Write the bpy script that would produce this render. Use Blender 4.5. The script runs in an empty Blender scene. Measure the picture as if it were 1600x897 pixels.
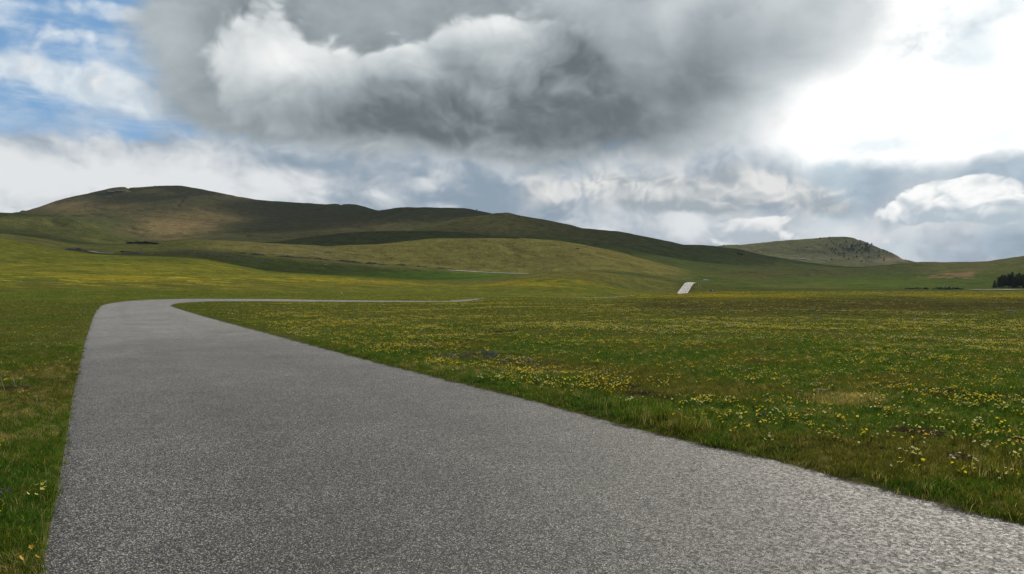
import bpy, math, random
import numpy as np
from math import radians, sin, cos, tan, atan, atan2, pi

random.seed(7)
rng = np.random.default_rng(7)
SC = bpy.context.scene
COL = SC.collection

# ------------------------------------------------------------------ camera
F = 1250.0            # focal length in photo pixels (1600 wide)
CX, CY = 800.0, 448.5
EYE = 1.6
cam_d = bpy.data.cameras.new('camera')
cam_d.sensor_width = 36.0
cam_d.lens = F / 1600 * 36
cam_d.clip_start = 0.1
cam_d.clip_end = 30000
cam = bpy.data.objects.new('camera', cam_d)
COL.objects.link(cam)
cam.location = (0, 0, EYE)
cam.rotation_euler = (radians(90), 0, 0)
SC.camera = cam

SC.view_settings.view_transform = 'Standard'
SC.view_settings.look = 'None'
SC.view_settings.exposure = 0.0
SC.view_settings.gamma = 1.0
SC.cycles.max_bounces = 6
SC.cycles.use_adaptive_sampling = True

# ------------------------------------------------------------------ sun
SUN_AZ, SUN_EL = radians(33), radians(33)
SD = np.array([sin(SUN_AZ) * cos(SUN_EL), cos(SUN_AZ) * cos(SUN_EL), sin(SUN_EL)])
sun_d = bpy.data.lights.new('sun', 'SUN')
sun_d.energy = 3.9
sun_d.angle = radians(0.6)
sun_d.color = (1.0, 0.93, 0.80)
sun = bpy.data.objects.new('sun', sun_d)
COL.objects.link(sun)
sun.rotation_euler = (radians(90) - SUN_EL, 0, -SUN_AZ + pi)
sun.location = (0, 0, 50)


# ------------------------------------------------------------------ node helper
class X:
    """A socket with arithmetic on it."""
    nt = None

    def __init__(self, s):
        self.s = s

    @staticmethod
    def put(sock, v):
        if isinstance(v, X):
            X.nt.links.new(v.s, sock)
        elif isinstance(v, (tuple, list)):
            sock.default_value = tuple(v) + ((1,) if len(sock.default_value) == 4 and len(v) == 3 else ())
        else:
            sock.default_value = v


def math_(op, *a, clamp=False):
    n = X.nt.nodes.new('ShaderNodeMath')
    n.operation = op
    n.use_clamp = clamp
    for i, v in enumerate(a):
        X.put(n.inputs[i], v)
    return X(n.outputs[0])


for nm, op in (('add', 'ADD'), ('sub', 'SUBTRACT'), ('mul', 'MULTIPLY'), ('truediv', 'DIVIDE')):
    setattr(X, f'__{nm}__', lambda s, o, op=op: math_(op, s, o))
    setattr(X, f'__r{nm}__', lambda s, o, op=op: math_(op, o, s))


def vmath(op, *a, out=0):
    n = X.nt.nodes.new('ShaderNodeVectorMath')
    n.operation = op
    for i, v in enumerate(a):
        if op == 'SCALE' and i == 1:
            X.put(n.inputs['Scale'], v)
        else:
            X.put(n.inputs[i], v)
    return X(n.outputs[out])


def sstep(v, lo, hi, a=0.0, b=1.0, kind='SMOOTHSTEP'):
    n = X.nt.nodes.new('ShaderNodeMapRange')
    n.interpolation_type = kind
    X.put(n.inputs[0], v)
    for i, q in enumerate((lo, hi, a, b)):
        X.put(n.inputs[i + 1], q)
    return X(n.outputs[0])


def noise(vec, scale, detail=4.0, rough=0.55, dist=0.0, lac=2.0, out=0, kind='FBM'):
    n = X.nt.nodes.new('ShaderNodeTexNoise')
    n.noise_type = kind
    X.put(n.inputs['Vector'], vec)
    X.put(n.inputs['Scale'], scale)
    n.inputs['Detail'].default_value = detail
    n.inputs['Roughness'].default_value = rough
    n.inputs['Lacunarity'].default_value = lac
    n.inputs['Distortion'].default_value = dist
    return X(n.outputs[out])


def mix(f, a, b, kind='MIX'):
    n = X.nt.nodes.new('ShaderNodeMix')
    n.data_type = 'RGBA'
    n.blend_type = kind
    X.put(n.inputs[0], f)
    X.put(n.inputs[6], a)
    X.put(n.inputs[7], b)
    return X(n.outputs[2])


def combine(x, y, z):
    n = X.nt.nodes.new('ShaderNodeCombineXYZ')
    for i, v in enumerate((x, y, z)):
        X.put(n.inputs[i], v)
    return X(n.outputs[0])


def separate(v):
    n = X.nt.nodes.new('ShaderNodeSeparateXYZ')
    X.put(n.inputs[0], v)
    return [X(o) for o in n.outputs]


# ------------------------------------------------------------------ sky
def sky_world():
    w = bpy.data.worlds.new('World')
    SC.world = w
    w.use_nodes = True
    nt = w.node_tree
    nt.nodes.clear()
    X.nt = nt
    out = nt.nodes.new('ShaderNodeOutputWorld')
    bg = nt.nodes.new('ShaderNodeBackground')
    nt.links.new(bg.outputs[0], out.inputs[0])
    S = 0.1
    sky = nt.nodes.new('ShaderNodeTexSky')
    sky.sky_type = 'NISHITA'
    sky.sun_disc = False
    sky.sun_elevation = SUN_EL
    sky.sun_rotation = SUN_AZ
    sky.altitude = 1500
    sky.air_density = 1.1
    sky.dust_density = 0.6
    tc = nt.nodes.new('ShaderNodeTexCoord')
    d = vmath('NORMALIZE', X(tc.outputs['Generated']))
    dx, dy, dz = separate(d)
    az = math_('ARCTAN2', dx, dy)
    el = math_('ARCSINE', dz)
    A = az * 12.5 + 8.0
    Ev = el * -12.5 + 4.485

    def C(px, v):
        a = atan((px - CX) / F)
        e = atan((CY - v) / F * cos(a))
        return 8 + 12.5 * a, 4.485 - 12.5 * e

    P0 = combine(A, Ev, 0.0)
    # domain warp, from direction-space noise so it closes round the whole sky
    def warp(P, s, amp, detail=5, rough=0.55, off=0.0):
        n = noise(vmath('ADD', d, (off, off * 2, off * 3)), s, detail, rough, out=1)
        n = vmath('SUBTRACT', n, (0.5, 0.5, 0.5))
        n = vmath('MULTIPLY', n, (amp * 2, amp * 1.5, 0))
        return vmath('ADD', P, n)

    Pw = warp(P0, 4.0, 0.62, 5, 0.5)          # large soft bends
    Pf = warp(P0, 8.0, 0.34, 5, 0.55, 3.1)
    Ps = warp(P0, 15.0, 0.16, 4, 0.55, 5.3)   # small cumulus

    def blobs(P, lst, base=0.0):
        acc = None
        for (px, v, sx, sy, amp) in lst:
            cx, cy = C(px, v)
            q = vmath('SUBTRACT', P, (cx, cy, 0))
            q = vmath('MULTIPLY', q, (100 / sx, 100 / sy, 0))
            q = vmath('DOT_PRODUCT', q, q, out=1)
            g = math_('POWER', 2.71828, q * -1.0)
            acc = math_('MULTIPLY_ADD', g, amp, acc if acc is not None else base)
        return acc

    # stretched direction: clouds get flatter towards the horizon
    def shift(v, k):
        return vmath('ADD', v, (0.5 * k, 0.2 * k, 0.85 * k))
    dcl = combine(dx, dy, dz * 1.5)
    n_big = noise(dcl, 3.2, 4, 0.5)
    n_mid = noise(dcl, 7.5, 5, 0.5)
    n_mid2 = noise(shift(dcl, 0.04), 7.5, 5, 0.5)
    n_fine = noise(dcl, 22.0, 5, 0.55)
    n_fine2 = noise(shift(dcl, 0.012), 22.0, 5, 0.55)
    dp = vmath('ADD', combine(dx, dy, dz * 1.15), vmath('SCALE', vmath('SUBTRACT', noise(dcl, 8.0, 3, 0.5, out=1), (0.5, 0.5, 0.5)), 0.10))

    def billow(v, sc, n=4, k=0.5):
        acc = None
        a_ = 1.0
        for i in range(n):
            q = noise(vmath('ADD', v, (i * 1.7, i * 0.9, i * 2.3)), sc * 2.1 ** i, 0, 0.5)
            q = math_('ABSOLUTE', q - 0.5) * (2.6 * a_)
            acc = q if acc is None else acc + q
            a_ *= k
        return acc * 0.5
    p_a = billow(dp, 8.0)
    p_b = billow(shift(dp, 0.020), 8.0)
    q_a = billow(dp, 17.0, 3)
    q_b = billow(shift(dp, 0.010), 17.0, 3)
    pr = p_a - p_b                      # puffs: lit side against shaded side
    qr = q_a - q_b
    relief = (n_mid - n_mid2) * 0.6 + pr * 0.6 + qr * 0.35 + (n_fine - n_fine2) * 0.15

    # clear sky
    base = vmath('SCALE', X(sky.outputs[0]), 0.1)
    blue = mix(0.65, base, (0.17, 0.37, 0.66))
    thin = noise(combine(dx * 1.0, dy, dz * 5.0), 5.0, 7, 0.62, 0.4)
    col = mix(sstep(thin, 0.44, 0.74, 0.0, 0.75), blue, (0.60, 0.70, 0.80))

    # wisps on the left
    wl = blobs(Pf, [(60, 48, 150, 22, 0.75), (170, 62, 60, 10, 0.5), (80, 118, 110, 24, 1.0), (190, 165, 60, 22, 1.0),
                    (40, 95, 80, 14, 0.5), (120, 8, 160, 18, 0.8), (10, 215, 40, 12, 0.35), (220, 140, 30, 40, 0.5), (130, 140, 60, 18, 0.6)])
    wn = wl + (n_mid - 0.5) * 1.5 + (n_fine - 0.5) * 1.0 + (q_a - 0.33) * 0.8
    col = mix(sstep(wn, 0.25, 1.1, 0, 0.92), col, mix(sstep(relief, -0.12, 0.14), (0.58, 0.67, 0.75), (0.84, 0.89, 0.92)))
    m = sstep(blobs(Pf, [(60, 200, 110, 10, 0.6), (110, 225, 120, 12, 0.6), (190, 185, 80, 12, 0.5), (30, 175, 60, 10, 0.4)]) + (n_mid - 0.5) * 1.4, 0.2, 0.9, 0, 0.55)
    col = mix(m, col, (0.32, 0.42, 0.55))

    # low deck, blue grey with paler layers
    deck = blobs(Pw, [(0, 300, 300, 44, 1.0), (250, 300, 260, 48, 1.0), (560, 300, 300, 80, 1.2), (850, 310, 300, 80, 1.2), (1150, 310, 260, 90, 1.2),
                      (1400, 300, 200, 60, 0.8), (1650, 330, 250, 80, 0.8), (-500, 260, 500, 120, 1.0), (2200, 260, 500, 150, 1.0), (800, 430, 2500, 90, 1.2)])
    m = sstep(deck + (n_mid - 0.5) * 0.7 + (q_a - 0.33) * 0.4, 0.36, 0.72)
    shade = blobs(Pw, [(600, 265, 240, 30, -0.16), (700, 320, 160, 26, -0.10), (230, 275, 230, 34, 0.40), (40, 280, 140, 40, 0.38), (420, 300, 130, 24, 0.16), (1000, 350, 300, 40, 0.1), (1250, 330, 120, 60, -0.1), (1500, 390, 200, 30, -0.10), (160, 315, 140, 14, -0.2)], 0.5)
    lowc = mix(sstep(shade + (n_mid - 0.5) * 1.5 + (n_big - 0.5) * 0.9 + relief * 1.0, 0.05, 1.0), (0.27, 0.345, 0.425), (0.78, 0.80, 0.81))
    col = mix(m, col, lowc)
    # far from the frame the sky goes on as broken cloud
    rest = sstep(math_('ABSOLUTE', az), 0.72, 1.1)
    rest = math_('MAXIMUM', rest, sstep(el, 0.40, 0.75))
    m = sstep(n_big, 0.38, 0.54) * rest
    col = mix(m, col, mix(sstep(n_mid + relief, 0.38, 0.66), (0.33, 0.36, 0.39), (0.80, 0.81, 0.82)))

    # glare round the hidden sun: lit cloud with thin places
    gl = blobs(Pw, [(1480, 100, 200, 140, 1.1), (1340, 200, 110, 70, 0.75), (1600, 165, 200, 80, 0.8), (1450, 235, 220, 40, 0.35), (1500, -160, 330, 260, 1.2), (1320, 130, 120, 100, 0.4)])
    glm = gl + (n_mid - 0.5) * 1.1 + (n_fine - 0.5) * 0.4 + (q_a - 0.33) * 0.4
    col = mix(sstep(glm, -0.05, 1.15), col, mix(sstep(glm, 0.6, 1.5), (0.88, 0.93, 0.95), (1.2, 1.2, 1.18)))
    m = sstep(blobs(Pf, [(1520, 60, 50, 44, 0.7), (1400, 232, 160, 22, 0.7), (1580, 10, 36, 24, 0.6), (1500, 95, 40, 14, 0.4), (1560, 225, 80, 20, 0.5)]) + (n_mid - 0.5) * 1.8 + (n_fine - 0.5) * 0.9, 0.30, 1.2, 0, 0.6)
    col = mix(m, col, (0.60, 0.73, 0.80))

    # blue grey gap and bright cumulus at the right
    m = sstep(blobs(Pf, [(1330, 292, 80, 30, 0.9), (1480, 276, 160, 26, 0.75), (1600, 272, 80, 32, 0.7), (1340, 330, 60, 24, 0.8), (1590, 350, 50, 50, 0.7), (1500, 390, 160, 24, 0.6)])
              + (n_mid - 0.5) * 2.0 + (n_fine - 0.5) * 1.0 + (q_a - 0.33) * 0.8, 0.10, 1.25, 0, 0.9)
    col = mix(m, col, mix(sstep(n_mid + (n_fine - 0.5) * 0.5, 0.35, 0.65), (0.28, 0.37, 0.46), (0.46, 0.57, 0.65)))

    def cumulus(tops, unders, lo, hi, bright, dark, amp=0.95, q=1.1, f=0.6):
        """rounded heads lit on top, shaded beneath"""
        cu = blobs(Ps, tops)
        mm = sstep(cu + (q_a - 0.33) * q + (n_fine - 0.5) * f + (n_mid - 0.5) * 0.4, lo, hi, 0, amp)
        sh = blobs(Ps, unders) - qr * 2.6 - pr * 1.2 + (n_fine - 0.5) * 1.6 + (n_mid - 0.5) * 1.6 + 0.18
        return mix(mm, col, mix(sstep(sh, -0.45, 1.15), bright, dark))
    col = cumulus([(1425, 322, 44, 20, 0.9), (1470, 306, 38, 22, 1.0), (1520, 300, 40, 20, 1.0), (1560, 318, 36, 22, 1.0), (1395, 338, 30, 14, 0.7), (1500, 330, 90, 22, 0.8)],
                  [(1500, 352, 90, 18, 1.0), (1420, 356, 60, 12, 0.7), (1490, 328, 34, 7, 0.5), (1545, 340, 40, 8, 0.4)], 0.42, 0.66, (1.05, 1.05, 1.03), (0.46, 0.54, 0.60))
    col = cumulus([(1130, 362, 30, 14, 0.9), (1172, 352, 36, 16, 1.0), (1208, 366, 34, 14, 0.9), (1225, 342, 26, 8, 0.7), (1375, 376, 20, 7, 0.7), (1160, 375, 70, 12, 0.7),
                   (1290, 345, 30, 8, 0.6)],
                  [(1160, 382, 90, 12, 0.9)], 0.40, 0.76, (0.92, 0.92, 0.90), (0.46, 0.52, 0.57))
    col = cumulus([(655, 292, 30, 18, 0.8), (590, 308, 40, 14, 0.6), (12, 312, 40, 20, 0.8), (138, 300, 50, 9, 0.6), (50, 330, 60, 9, 0.6), (700, 320, 60, 14, 0.5), (480, 300, 60, 12, 0.5)],
                  [(655, 308, 40, 9, 0.6), (590, 318, 40, 9, 0.6)], 0.25, 1.1, (0.84, 0.86, 0.87), (0.52, 0.58, 0.62), 0.8)
    col = cumulus([(860, 306, 50, 20, 0.9), (920, 284, 56, 20, 1.0), (985, 300, 60, 24, 0.9), (1050, 288, 80, 26, 1.0), (1130, 300, 70, 28, 0.9), (1200, 290, 60, 34, 0.9), (1260, 310, 44, 26, 0.9), (1310, 332, 34, 12, 0.8), (1060, 320, 150, 16, 0.7)],
                  [(1000, 268, 60, 16, 0.25), (980, 328, 160, 14, 0.8), (1150, 330, 130, 14, 0.7), (1090, 280, 60, 10, 0.3), (1180, 262, 80, 14, 0.35), (900, 316, 60, 8, 0.4)], 0.18, 1.15, (0.80, 0.80, 0.78), (0.36, 0.41, 0.45), 0.95, 1.6, 1.0)

    # the great grey cloud: a soft dark mass behind, a brighter billowing front before it
    big = blobs(Pw, [(320, 30, 90, 100, 1.1), (410, 140, 140, 66, 0.95), (400, 195, 110, 26, 0.6), (600, 140, 230, 85, 1.0), (800, 110, 240, 112, 1.0), (1000, 100, 220, 112, 0.9),
                     (1180, 85, 150, 95, 1.0), (1280, 50, 80, 60, 0.8), (600, 10, 300, 80, 1.0), (900, 0, 400, 90, 1.0), (1130, 205, 130, 36, 0.6), (700, 208, 250, 32, 0.6),
                     (700, -200, 450, 170, 1.2)])
    edge = big + (n_mid - 0.5) * 1.2 + (n_big - 0.5) * 0.5 + (n_fine - 0.5) * 0.45 + (p_a - 0.36) * 0.5
    m = sstep(edge, 0.20, 1.08)
    back = blobs(Pw, [(575, 10, 130, 40, 0.13), (258, 60, 75, 100, 0.20), (1150, 90, 120, 60, -0.09), (1060, 190, 110, 40, -0.04), (965, 165, 90, 65, -0.11), (1045, 35, 34, 46, 0.20), (1100, 0, 60, 24, 0.22), (970, 40, 60, 50, 0.14), (900, 0, 70, 30, 0.18),
                      (1350, 110, 50, 80, 0.2), (1270, 190, 70, 60, 0.28), (1110, 200, 70, 36, 0.18), (1180, 235, 110, 34, 0.20), (330, 245, 150, 30, 0.18), (1020, 150, 26, 34, 0.10),
                      (960, 100, 50, 24, 0.06), (1260, 70, 60, 50, -0.03)], 0.30)
    lum = back + relief * 0.20 + (n_mid - 0.5) * 0.26 + (n_big - 0.5) * 0.25
    lum = lum + sstep(gl, 0.15, 0.9) * 0.30
    lum = math_('SMOOTH_MAX', lum, 0.18, 0.08)
    col = mix(m, col, combine(lum * (0.80 + lum * 0.21), lum, lum * (1.11 - lum * 0.12)))
    Pm = warp(P0, 5.5, 0.42, 4, 0.5, 7.7)
    fr = blobs(Pm, [(400, 40, 66, 80, 0.95), (372, 130, 52, 55, 0.75), (480, 125, 90, 48, 1.0), (560, 130, 80, 50, 1.0), (650, 118, 90, 52, 1.05), (750, 105, 100, 62, 1.1), (830, 70, 80, 60, 0.9), (880, 120, 80, 70, 1.0),
                    (930, 140, 90, 70, 0.9), (600, 200, 260, 42, 0.9), (900, 195, 180, 46, 0.9)])
    fd = fr + (p_a - 0.36) * 1.1 + (q_a - 0.33) * 0.5 + (n_mid - 0.5) * 0.5 + (n_fine - 0.5) * 0.2
    fm = sstep(fd, 0.34, 0.76 + sstep(A, 8.6, 9.8) * 0.6) * m
    deep = sstep(fr + (n_mid - 0.5) * 0.5, 0.66, 1.35)
    lit = blobs(Pm, [(400, 30, 75, 70, 0.34), (378, 115, 60, 50, 0.27), (455, 95, 75, 42, 0.25), (545, 80, 80, 36, 0.27), (650, 66, 85, 34, 0.27), (745, 50, 75, 38, 0.25), (810, 24, 70, 40, 0.32), (1000, 60, 50, 50, 0.12), (620, 110, 260, 24, 0.08),
                     (890, 130, 90, 50, -0.075), (880, 190, 250, 38, -0.055), (540, 190, 220, 36, -0.045), (480, 160, 90, 24, 0.05)], 0.36)
    fl = lit + 0.03 - deep * 0.12 + relief * 0.38 + (n_mid - 0.5) * 0.20 + (n_big - 0.5) * 0.10 + (p_a - 0.36) * 0.16
    fl = math_('SMOOTH_MAX', fl, 0.16, 0.08)
    col = mix(fm, col, combine(fl * (0.80 + fl * 0.21), fl, fl * (1.10 - fl * 0.12)))

    # ground side of the world (never seen past the terrain)
    col = mix(sstep(dz, -0.02, -0.12), col, (0.06, 0.07, 0.04))
    nt.links.new(col.s, bg.inputs[0])
    bg.inputs[1].default_value = 1.0
    w.cycles.sampling_method = 'MANUAL'
    w.cycles.sample_map_resolution = 1024


sky_world()


# ------------------------------------------------------------------ object helpers
def tag(o, label=None, cat=None, group=None, kind=None):
    if label: o['label'] = label
    if cat: o['category'] = cat
    if group: o['group'] = group
    if kind: o['kind'] = kind
    return o


def mesh_np(name, V, faces, mat=None, smooth=False, nper=None):
    """faces: (n,3) or (n,4) int array"""
    me = bpy.data.meshes.new(name)
    V = np.asarray(V, np.float32)
    Fc = np.asarray(faces, np.int32)
    n, k = Fc.shape
    me.vertices.add(len(V))
    me.vertices.foreach_set('co', V.ravel())
    me.loops.add(n * k)
    me.loops.foreach_set('vertex_index', Fc.ravel())
    me.polygons.add(n)
    me.polygons.foreach_set('loop_start', np.arange(0, n * k, k, dtype=np.int32))
    if smooth:
        me.polygons.foreach_set('use_smooth', np.ones(n, bool))
    me.update(calc_edges=True)
    if mat: me.materials.append(mat)
    return me


def put(name, me, parent=None, loc=(0, 0, 0), rot=(0, 0, 0), scale=(1, 1, 1)):
    o = bpy.data.objects.new(name, me)
    COL.objects.link(o)
    o.location = loc
    o.rotation_euler = rot
    o.scale = scale
    if parent: o.parent = parent
    return o


def empty(name, loc=(0, 0, 0), rz=0.0):
    return put(name, None, loc=loc, rot=(0, 0, rz))


# ------------------------------------------------------------------ numpy noise
def _hash(ix, iy, s):
    h = (ix * 374761393 + iy * 668265263 + s * 1442695041) & 0xFFFFFFFF
    h = ((h ^ (h >> 13)) * 1274126177) & 0xFFFFFFFF
    return ((h ^ (h >> 16)) & 0xFFFFFF) / float(0xFFFFFF)


def vnoise(x, y, s=0):
    x = np.asarray(x, float); y = np.asarray(y, float)
    ix = np.floor(x).astype(np.int64); iy = np.floor(y).astype(np.int64)
    fx = x - ix; fy = y - iy
    fx = fx * fx * fx * (fx * (fx * 6 - 15) + 10); fy = fy * fy * fy * (fy * (fy * 6 - 15) + 10)
    a = _hash(ix, iy, s); b = _hash(ix + 1, iy, s); c = _hash(ix, iy + 1, s); d = _hash(ix + 1, iy + 1, s)
    return (a + (b - a) * fx) * (1 - fy) + (c + (d - c) * fx) * fy


def fbm(x, y, s=0, oct=4, rough=0.5):
    x = np.asarray(x, float); y = np.asarray(y, float)
    t = 0.0; amp = 1.0; tot = 0.0
    for i in range(oct):
        ca, sa = cos(0.7 * i), sin(0.7 * i)
        t = t + amp * vnoise((x * ca - y * sa) * 2 ** i + 17.3 * i, (x * sa + y * ca) * 2 ** i - 9.1 * i, s + i)
        tot += amp; amp *= rough
    return t / tot - 0.5


def ss(x, a, b):
    t = np.clip((x - a) / (b - a), 0, 1)
    return t * t * (3 - 2 * t)


# ------------------------------------------------------------------ the lie of the land
# Each curve follows one ridge, valley or break of slope across the view: its distance from the
# road side and the height read off at each bearing.  Heights in between are smooth.
def crv(dist, pts):
    """dist: number or [(bearing, distance)...]; pts: [(bearing, v)...]; bearings as 1250*tan(az)+800"""
    xs = np.arange(-700, 2301, 2.0)
    v = np.interp(xs, [p[0] for p in pts], [p[1] for p in pts])
    if isinstance(dist, (int, float)):
        D = np.full_like(xs, dist)
    else:
        D = np.interp(xs, [p[0] for p in dist], [p[1] for p in dist])
        k = np.hanning(41); k /= k.sum()
        D = np.convolve(np.pad(D, 20, 'edge'), k, 'valid')
    k = np.hanning(9); k /= k.sum()
    v = np.convolve(np.pad(v, 4, 'edge'), k, 'valid')
    return D, EYE + (CY - v) / F * D


CURVES = [
    crv(0.01, [(0, CY + F * EYE / 0.01)]),
    crv(60, [(0, CY + F * EYE / 60)]),
    # c2 the road round the bend
    crv([(0, 99), (715, 99), (765, 86), (880, 90), (950, 99)], [(-300, 465), (100, 466.3), (240, 466.4), (300, 466.6), (430, 467.2), (500, 468.7), (600, 469.9), (725, 470.0), (740, 468.6), (765, 465.8), (860, 465.6), (885, 467.6), (905, 468.6), (950, 467.6), (985, 463.6), (1020, 462.4), (1100, 461), (1600, 460), (2200, 460)]),
    crv(122, [(-300, 452), (0, 458), (200, 460), (430, 462.8), (600, 465.5), (725, 467), (800, 466.6), (885, 465.4), (968, 464.9), (990, 461.6), (1060, 460.2), (1100, 458), (1600, 457.3)]),
    crv(150, [(-300, 440), (0, 449), (200, 454), (430, 459), (600, 462.5), (725, 464.5), (885, 464), (970, 462.5), (1060, 460.3), (1100, 456.3), (1300, 455.3), (1500, 455), (1600, 455.2), (2200, 455)]),
    # c5 hidden hollow behind the near meadow
    crv(260, [(-300, 385), (0, 413), (100, 419), (200, 425), (300, 430), (430, 442), (533, 449), (600, 453), (725, 458.5), (885, 466), (970, 470), (1060, 471), (1100, 463), (1300, 460), (1600, 460)]),
    crv([(0, 350), (900, 350), (1000, 430), (2000, 430)],
        [(-300, 360), (0, 388), (100, 401), (200, 409), (300, 414), (430, 431), (533, 438), (600, 442), (666, 447), (725, 450), (800, 449), (885, 448), (966, 452), (1016, 457), (1067, 459.6), (1100, 457), (1300, 456.5), (1600, 456.5)]),
    # c6 crest of the first rise and of the small mound
    crv([(0, 450), (700, 450), (850, 500), (1060, 560), (2000, 560)],
        [(-300, 345), (-100, 362), (0, 371), (60, 384), (100, 391), (140, 396), (200, 399), (270, 402), (320, 405), (360, 413), (420, 424), (533, 431), (600, 435), (666, 440), (720, 441.7), (766, 438), (816, 429), (850, 425.5), (900, 423.5), (966, 427), (1016, 434.5), (1045, 439.5), (1066, 441.5), (1084, 442), (1100, 445), (1200, 449), (1300, 450.5), (1500, 452.3), (1600, 453)]),
    # c7 hollow behind it, green valley floor
    crv([(0, 600), (2000, 650)],
        [(-300, 350), (0, 375), (60, 387), (100, 396), (200, 404), (270, 405), (360, 414.5), (420, 423), (533, 430), (600, 432.5), (666, 434.5), (720, 434.5), (766, 434), (816, 430.5), (850, 429.5), (900, 429), (966, 431), (1016, 436), (1066, 440.5), (1100, 442.5), (1200, 446.5), (1300, 448), (1420, 449), (1500, 450.5), (1600, 451)]),
    # c8 line of the old track, lower spur on the left
    crv(720, [(-300, 345), (0, 366.5), (66, 375), (117, 384), (167, 387), (230, 390), (300, 389), (360, 393), (450, 403), (533, 409.5), (640, 418), (720, 424), (830, 428.5), (900, 422), (966, 422), (1033, 429), (1066, 434), (1100, 437), (1200, 441), (1300, 444.5), (1400, 446), (1480, 446), (1600, 447)]),
    # c9 crest of the pale front hill
    crv(900, [(-300, 342), (0, 362), (66, 371), (117, 379), (167, 382), (200, 381.5), (233, 378.5), (300, 373.5), (366, 376.7), (433, 380), (500, 384), (533, 383), (590, 381.7), (633, 376.7), (676, 372.5), (720, 372), (766, 371.5), (816, 371.5), (866, 375), (910, 381.7), (966, 393), (1000, 403), (1033, 411.7), (1066, 420), (1090, 425), (1130, 430), (1200, 434), (1300, 438), (1400, 439), (1500, 436), (1600, 434)]),
    crv(1010, [(-300, 338), (0, 355), (66, 365), (117, 373), (167, 379), (200, 383), (233, 382), (300, 379), (366, 382), (433, 385), (533, 388), (590, 386), (676, 378), (816, 378), (866, 381), (910, 387), (966, 398), (1000, 406), (1033, 412.5), (1066, 418.5), (1090, 423), (1130, 427), (1200, 430), (1300, 434), (1400, 433), (1500, 428), (1600, 424)]),
    # c11 dark low ridge and the left hill
    crv(1150, [(-300, 322), (-100, 328), (0, 332.8), (33, 334.6), (67, 336.2), (110, 341), (150, 352), (180, 365), (200, 374), (230, 381), (350, 381), (433, 377.5), (483, 370), (533, 364.5), (600, 361), (683, 361), (733, 364), (766, 368.5), (816, 376), (866, 382), (966, 394), (1000, 400), (1066, 411), (1100, 416), (1150, 420), (1200, 423), (1300, 427), (1400, 426), (1500, 420), (1600, 414)]),
    crv(1270, [(-300, 328), (0, 338), (67, 341), (110, 346), (150, 357), (200, 372), (230, 378), (350, 378), (433, 379), (483, 375), (533, 369), (600, 366), (683, 366), (733, 369), (766, 371), (816, 372), (866, 376), (966, 387), (1066, 403), (1100, 408), (1200, 418), (1300, 423), (1400, 422), (1500, 416), (1600, 409)]),
    # c13 the long middle ridge
    crv(1500, [(-300, 332), (0, 342), (100, 343), (200, 366), (300, 368), (433, 368), (533, 362), (600, 363), (650, 359.5), (700, 343.5), (740, 337.5), (772, 331.8), (790, 331.5), (810, 337), (850, 343.3), (916, 356.7), (966, 361.7), (1000, 368), (1040, 377), (1075, 383), (1120, 385.5), (1155, 390.5), (1197, 399.5), (1240, 407), (1300, 414.5), (1330, 417.5), (1372, 415.3), (1430, 411), (1500, 409), (1544, 408.4), (1562, 405.6), (1600, 401), (1700, 392), (2200, 380)]),
    crv(1650, [(-300, 335), (0, 340), (100, 337), (200, 350), (300, 356), (433, 358), (533, 354), (600, 354), (650, 356), (700, 350), (740, 344), (790, 338), (850, 350), (916, 363), (1000, 374), (1075, 390), (1120, 391), (1197, 406), (1240, 413), (1330, 424), (1430, 418), (1544, 415), (1600, 408), (2200, 390)]),
    # c15 second dark ridge
    crv(1950, [(-300, 335), (0, 337), (100, 325), (200, 320), (300, 326), (433, 340), (533, 337), (560, 333), (586, 328.5), (605, 326.5), (623, 324), (666, 324), (726, 326), (746, 329.5), (763, 333), (800, 342), (850, 352), (916, 364), (1000, 376), (1100, 390), (1200, 404), (1300, 412), (1430, 414), (1600, 409), (2200, 395)]),
    crv(2060, [(-300, 336), (0, 336), (100, 319), (200, 309), (300, 314), (433, 331), (533, 331), (586, 330), (623, 328), (726, 330), (763, 337), (850, 354), (1000, 380), (1100, 392), (1200, 397), (1300, 405), (1430, 413), (1600, 411), (2200, 395)]),
    # c17 the big hill on the left, the rocky hill on the right
    crv(2300, [(-300, 338), (0, 338), (33, 333.8), (45, 330), (60, 325.5), (100, 311.7), (133, 303), (173, 294.7), (192, 293.6), (213, 294), (240, 292), (262, 291.6), (283, 292.3), (317, 298), (367, 307.7), (400, 313.3), (467, 318), (510, 320.3), (533, 319.3), (556, 320.7), (586, 328.3), (640, 336), (763, 348), (850, 360), (1000, 385), (1110, 386.5), (1128, 383.5), (1138, 382.8), (1155, 383), (1197, 378.5), (1250, 373.2), (1285, 371), (1305, 369.8), (1320, 369.5), (1333, 371), (1344, 374), (1365, 383), (1390, 394), (1418, 406.5), (1432, 412), (1460, 420), (1600, 424), (2200, 400)]),
    crv(2800, [(-300, 355), (0, 355), (260, 325), (530, 350), (763, 375), (1000, 400), (1320, 398), (1600, 430), (2200, 420)]),
    crv(4500, [(-300, 400), (800, 420), (2200, 425)]),
    crv(9000, [(-300, 430), (800, 435), (2200, 435)]),
]
GX = np.arange(-700, 2301, 2.0)
GD = np.array([c[0] for c in CURVES])       # K x N
GZ = np.array([c[1] for c in CURVES])
AZMAX = atan(1500 / F)


def polar(x, y):
    """world -> (bearing column, distance parameter, how far round the back 0..1)"""
    x = np.asarray(x, float); y = np.asarray(y, float)
    az = np.arctan2(x, y)
    azc = np.clip(az, -AZMAX, AZMAX)
    D = np.hypot(x, y) * np.cos(azc)
    back = np.clip((np.abs(az) - AZMAX) / (pi - AZMAX), 0, 1)
    return 800 + F * np.tan(azc), D, back


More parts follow.
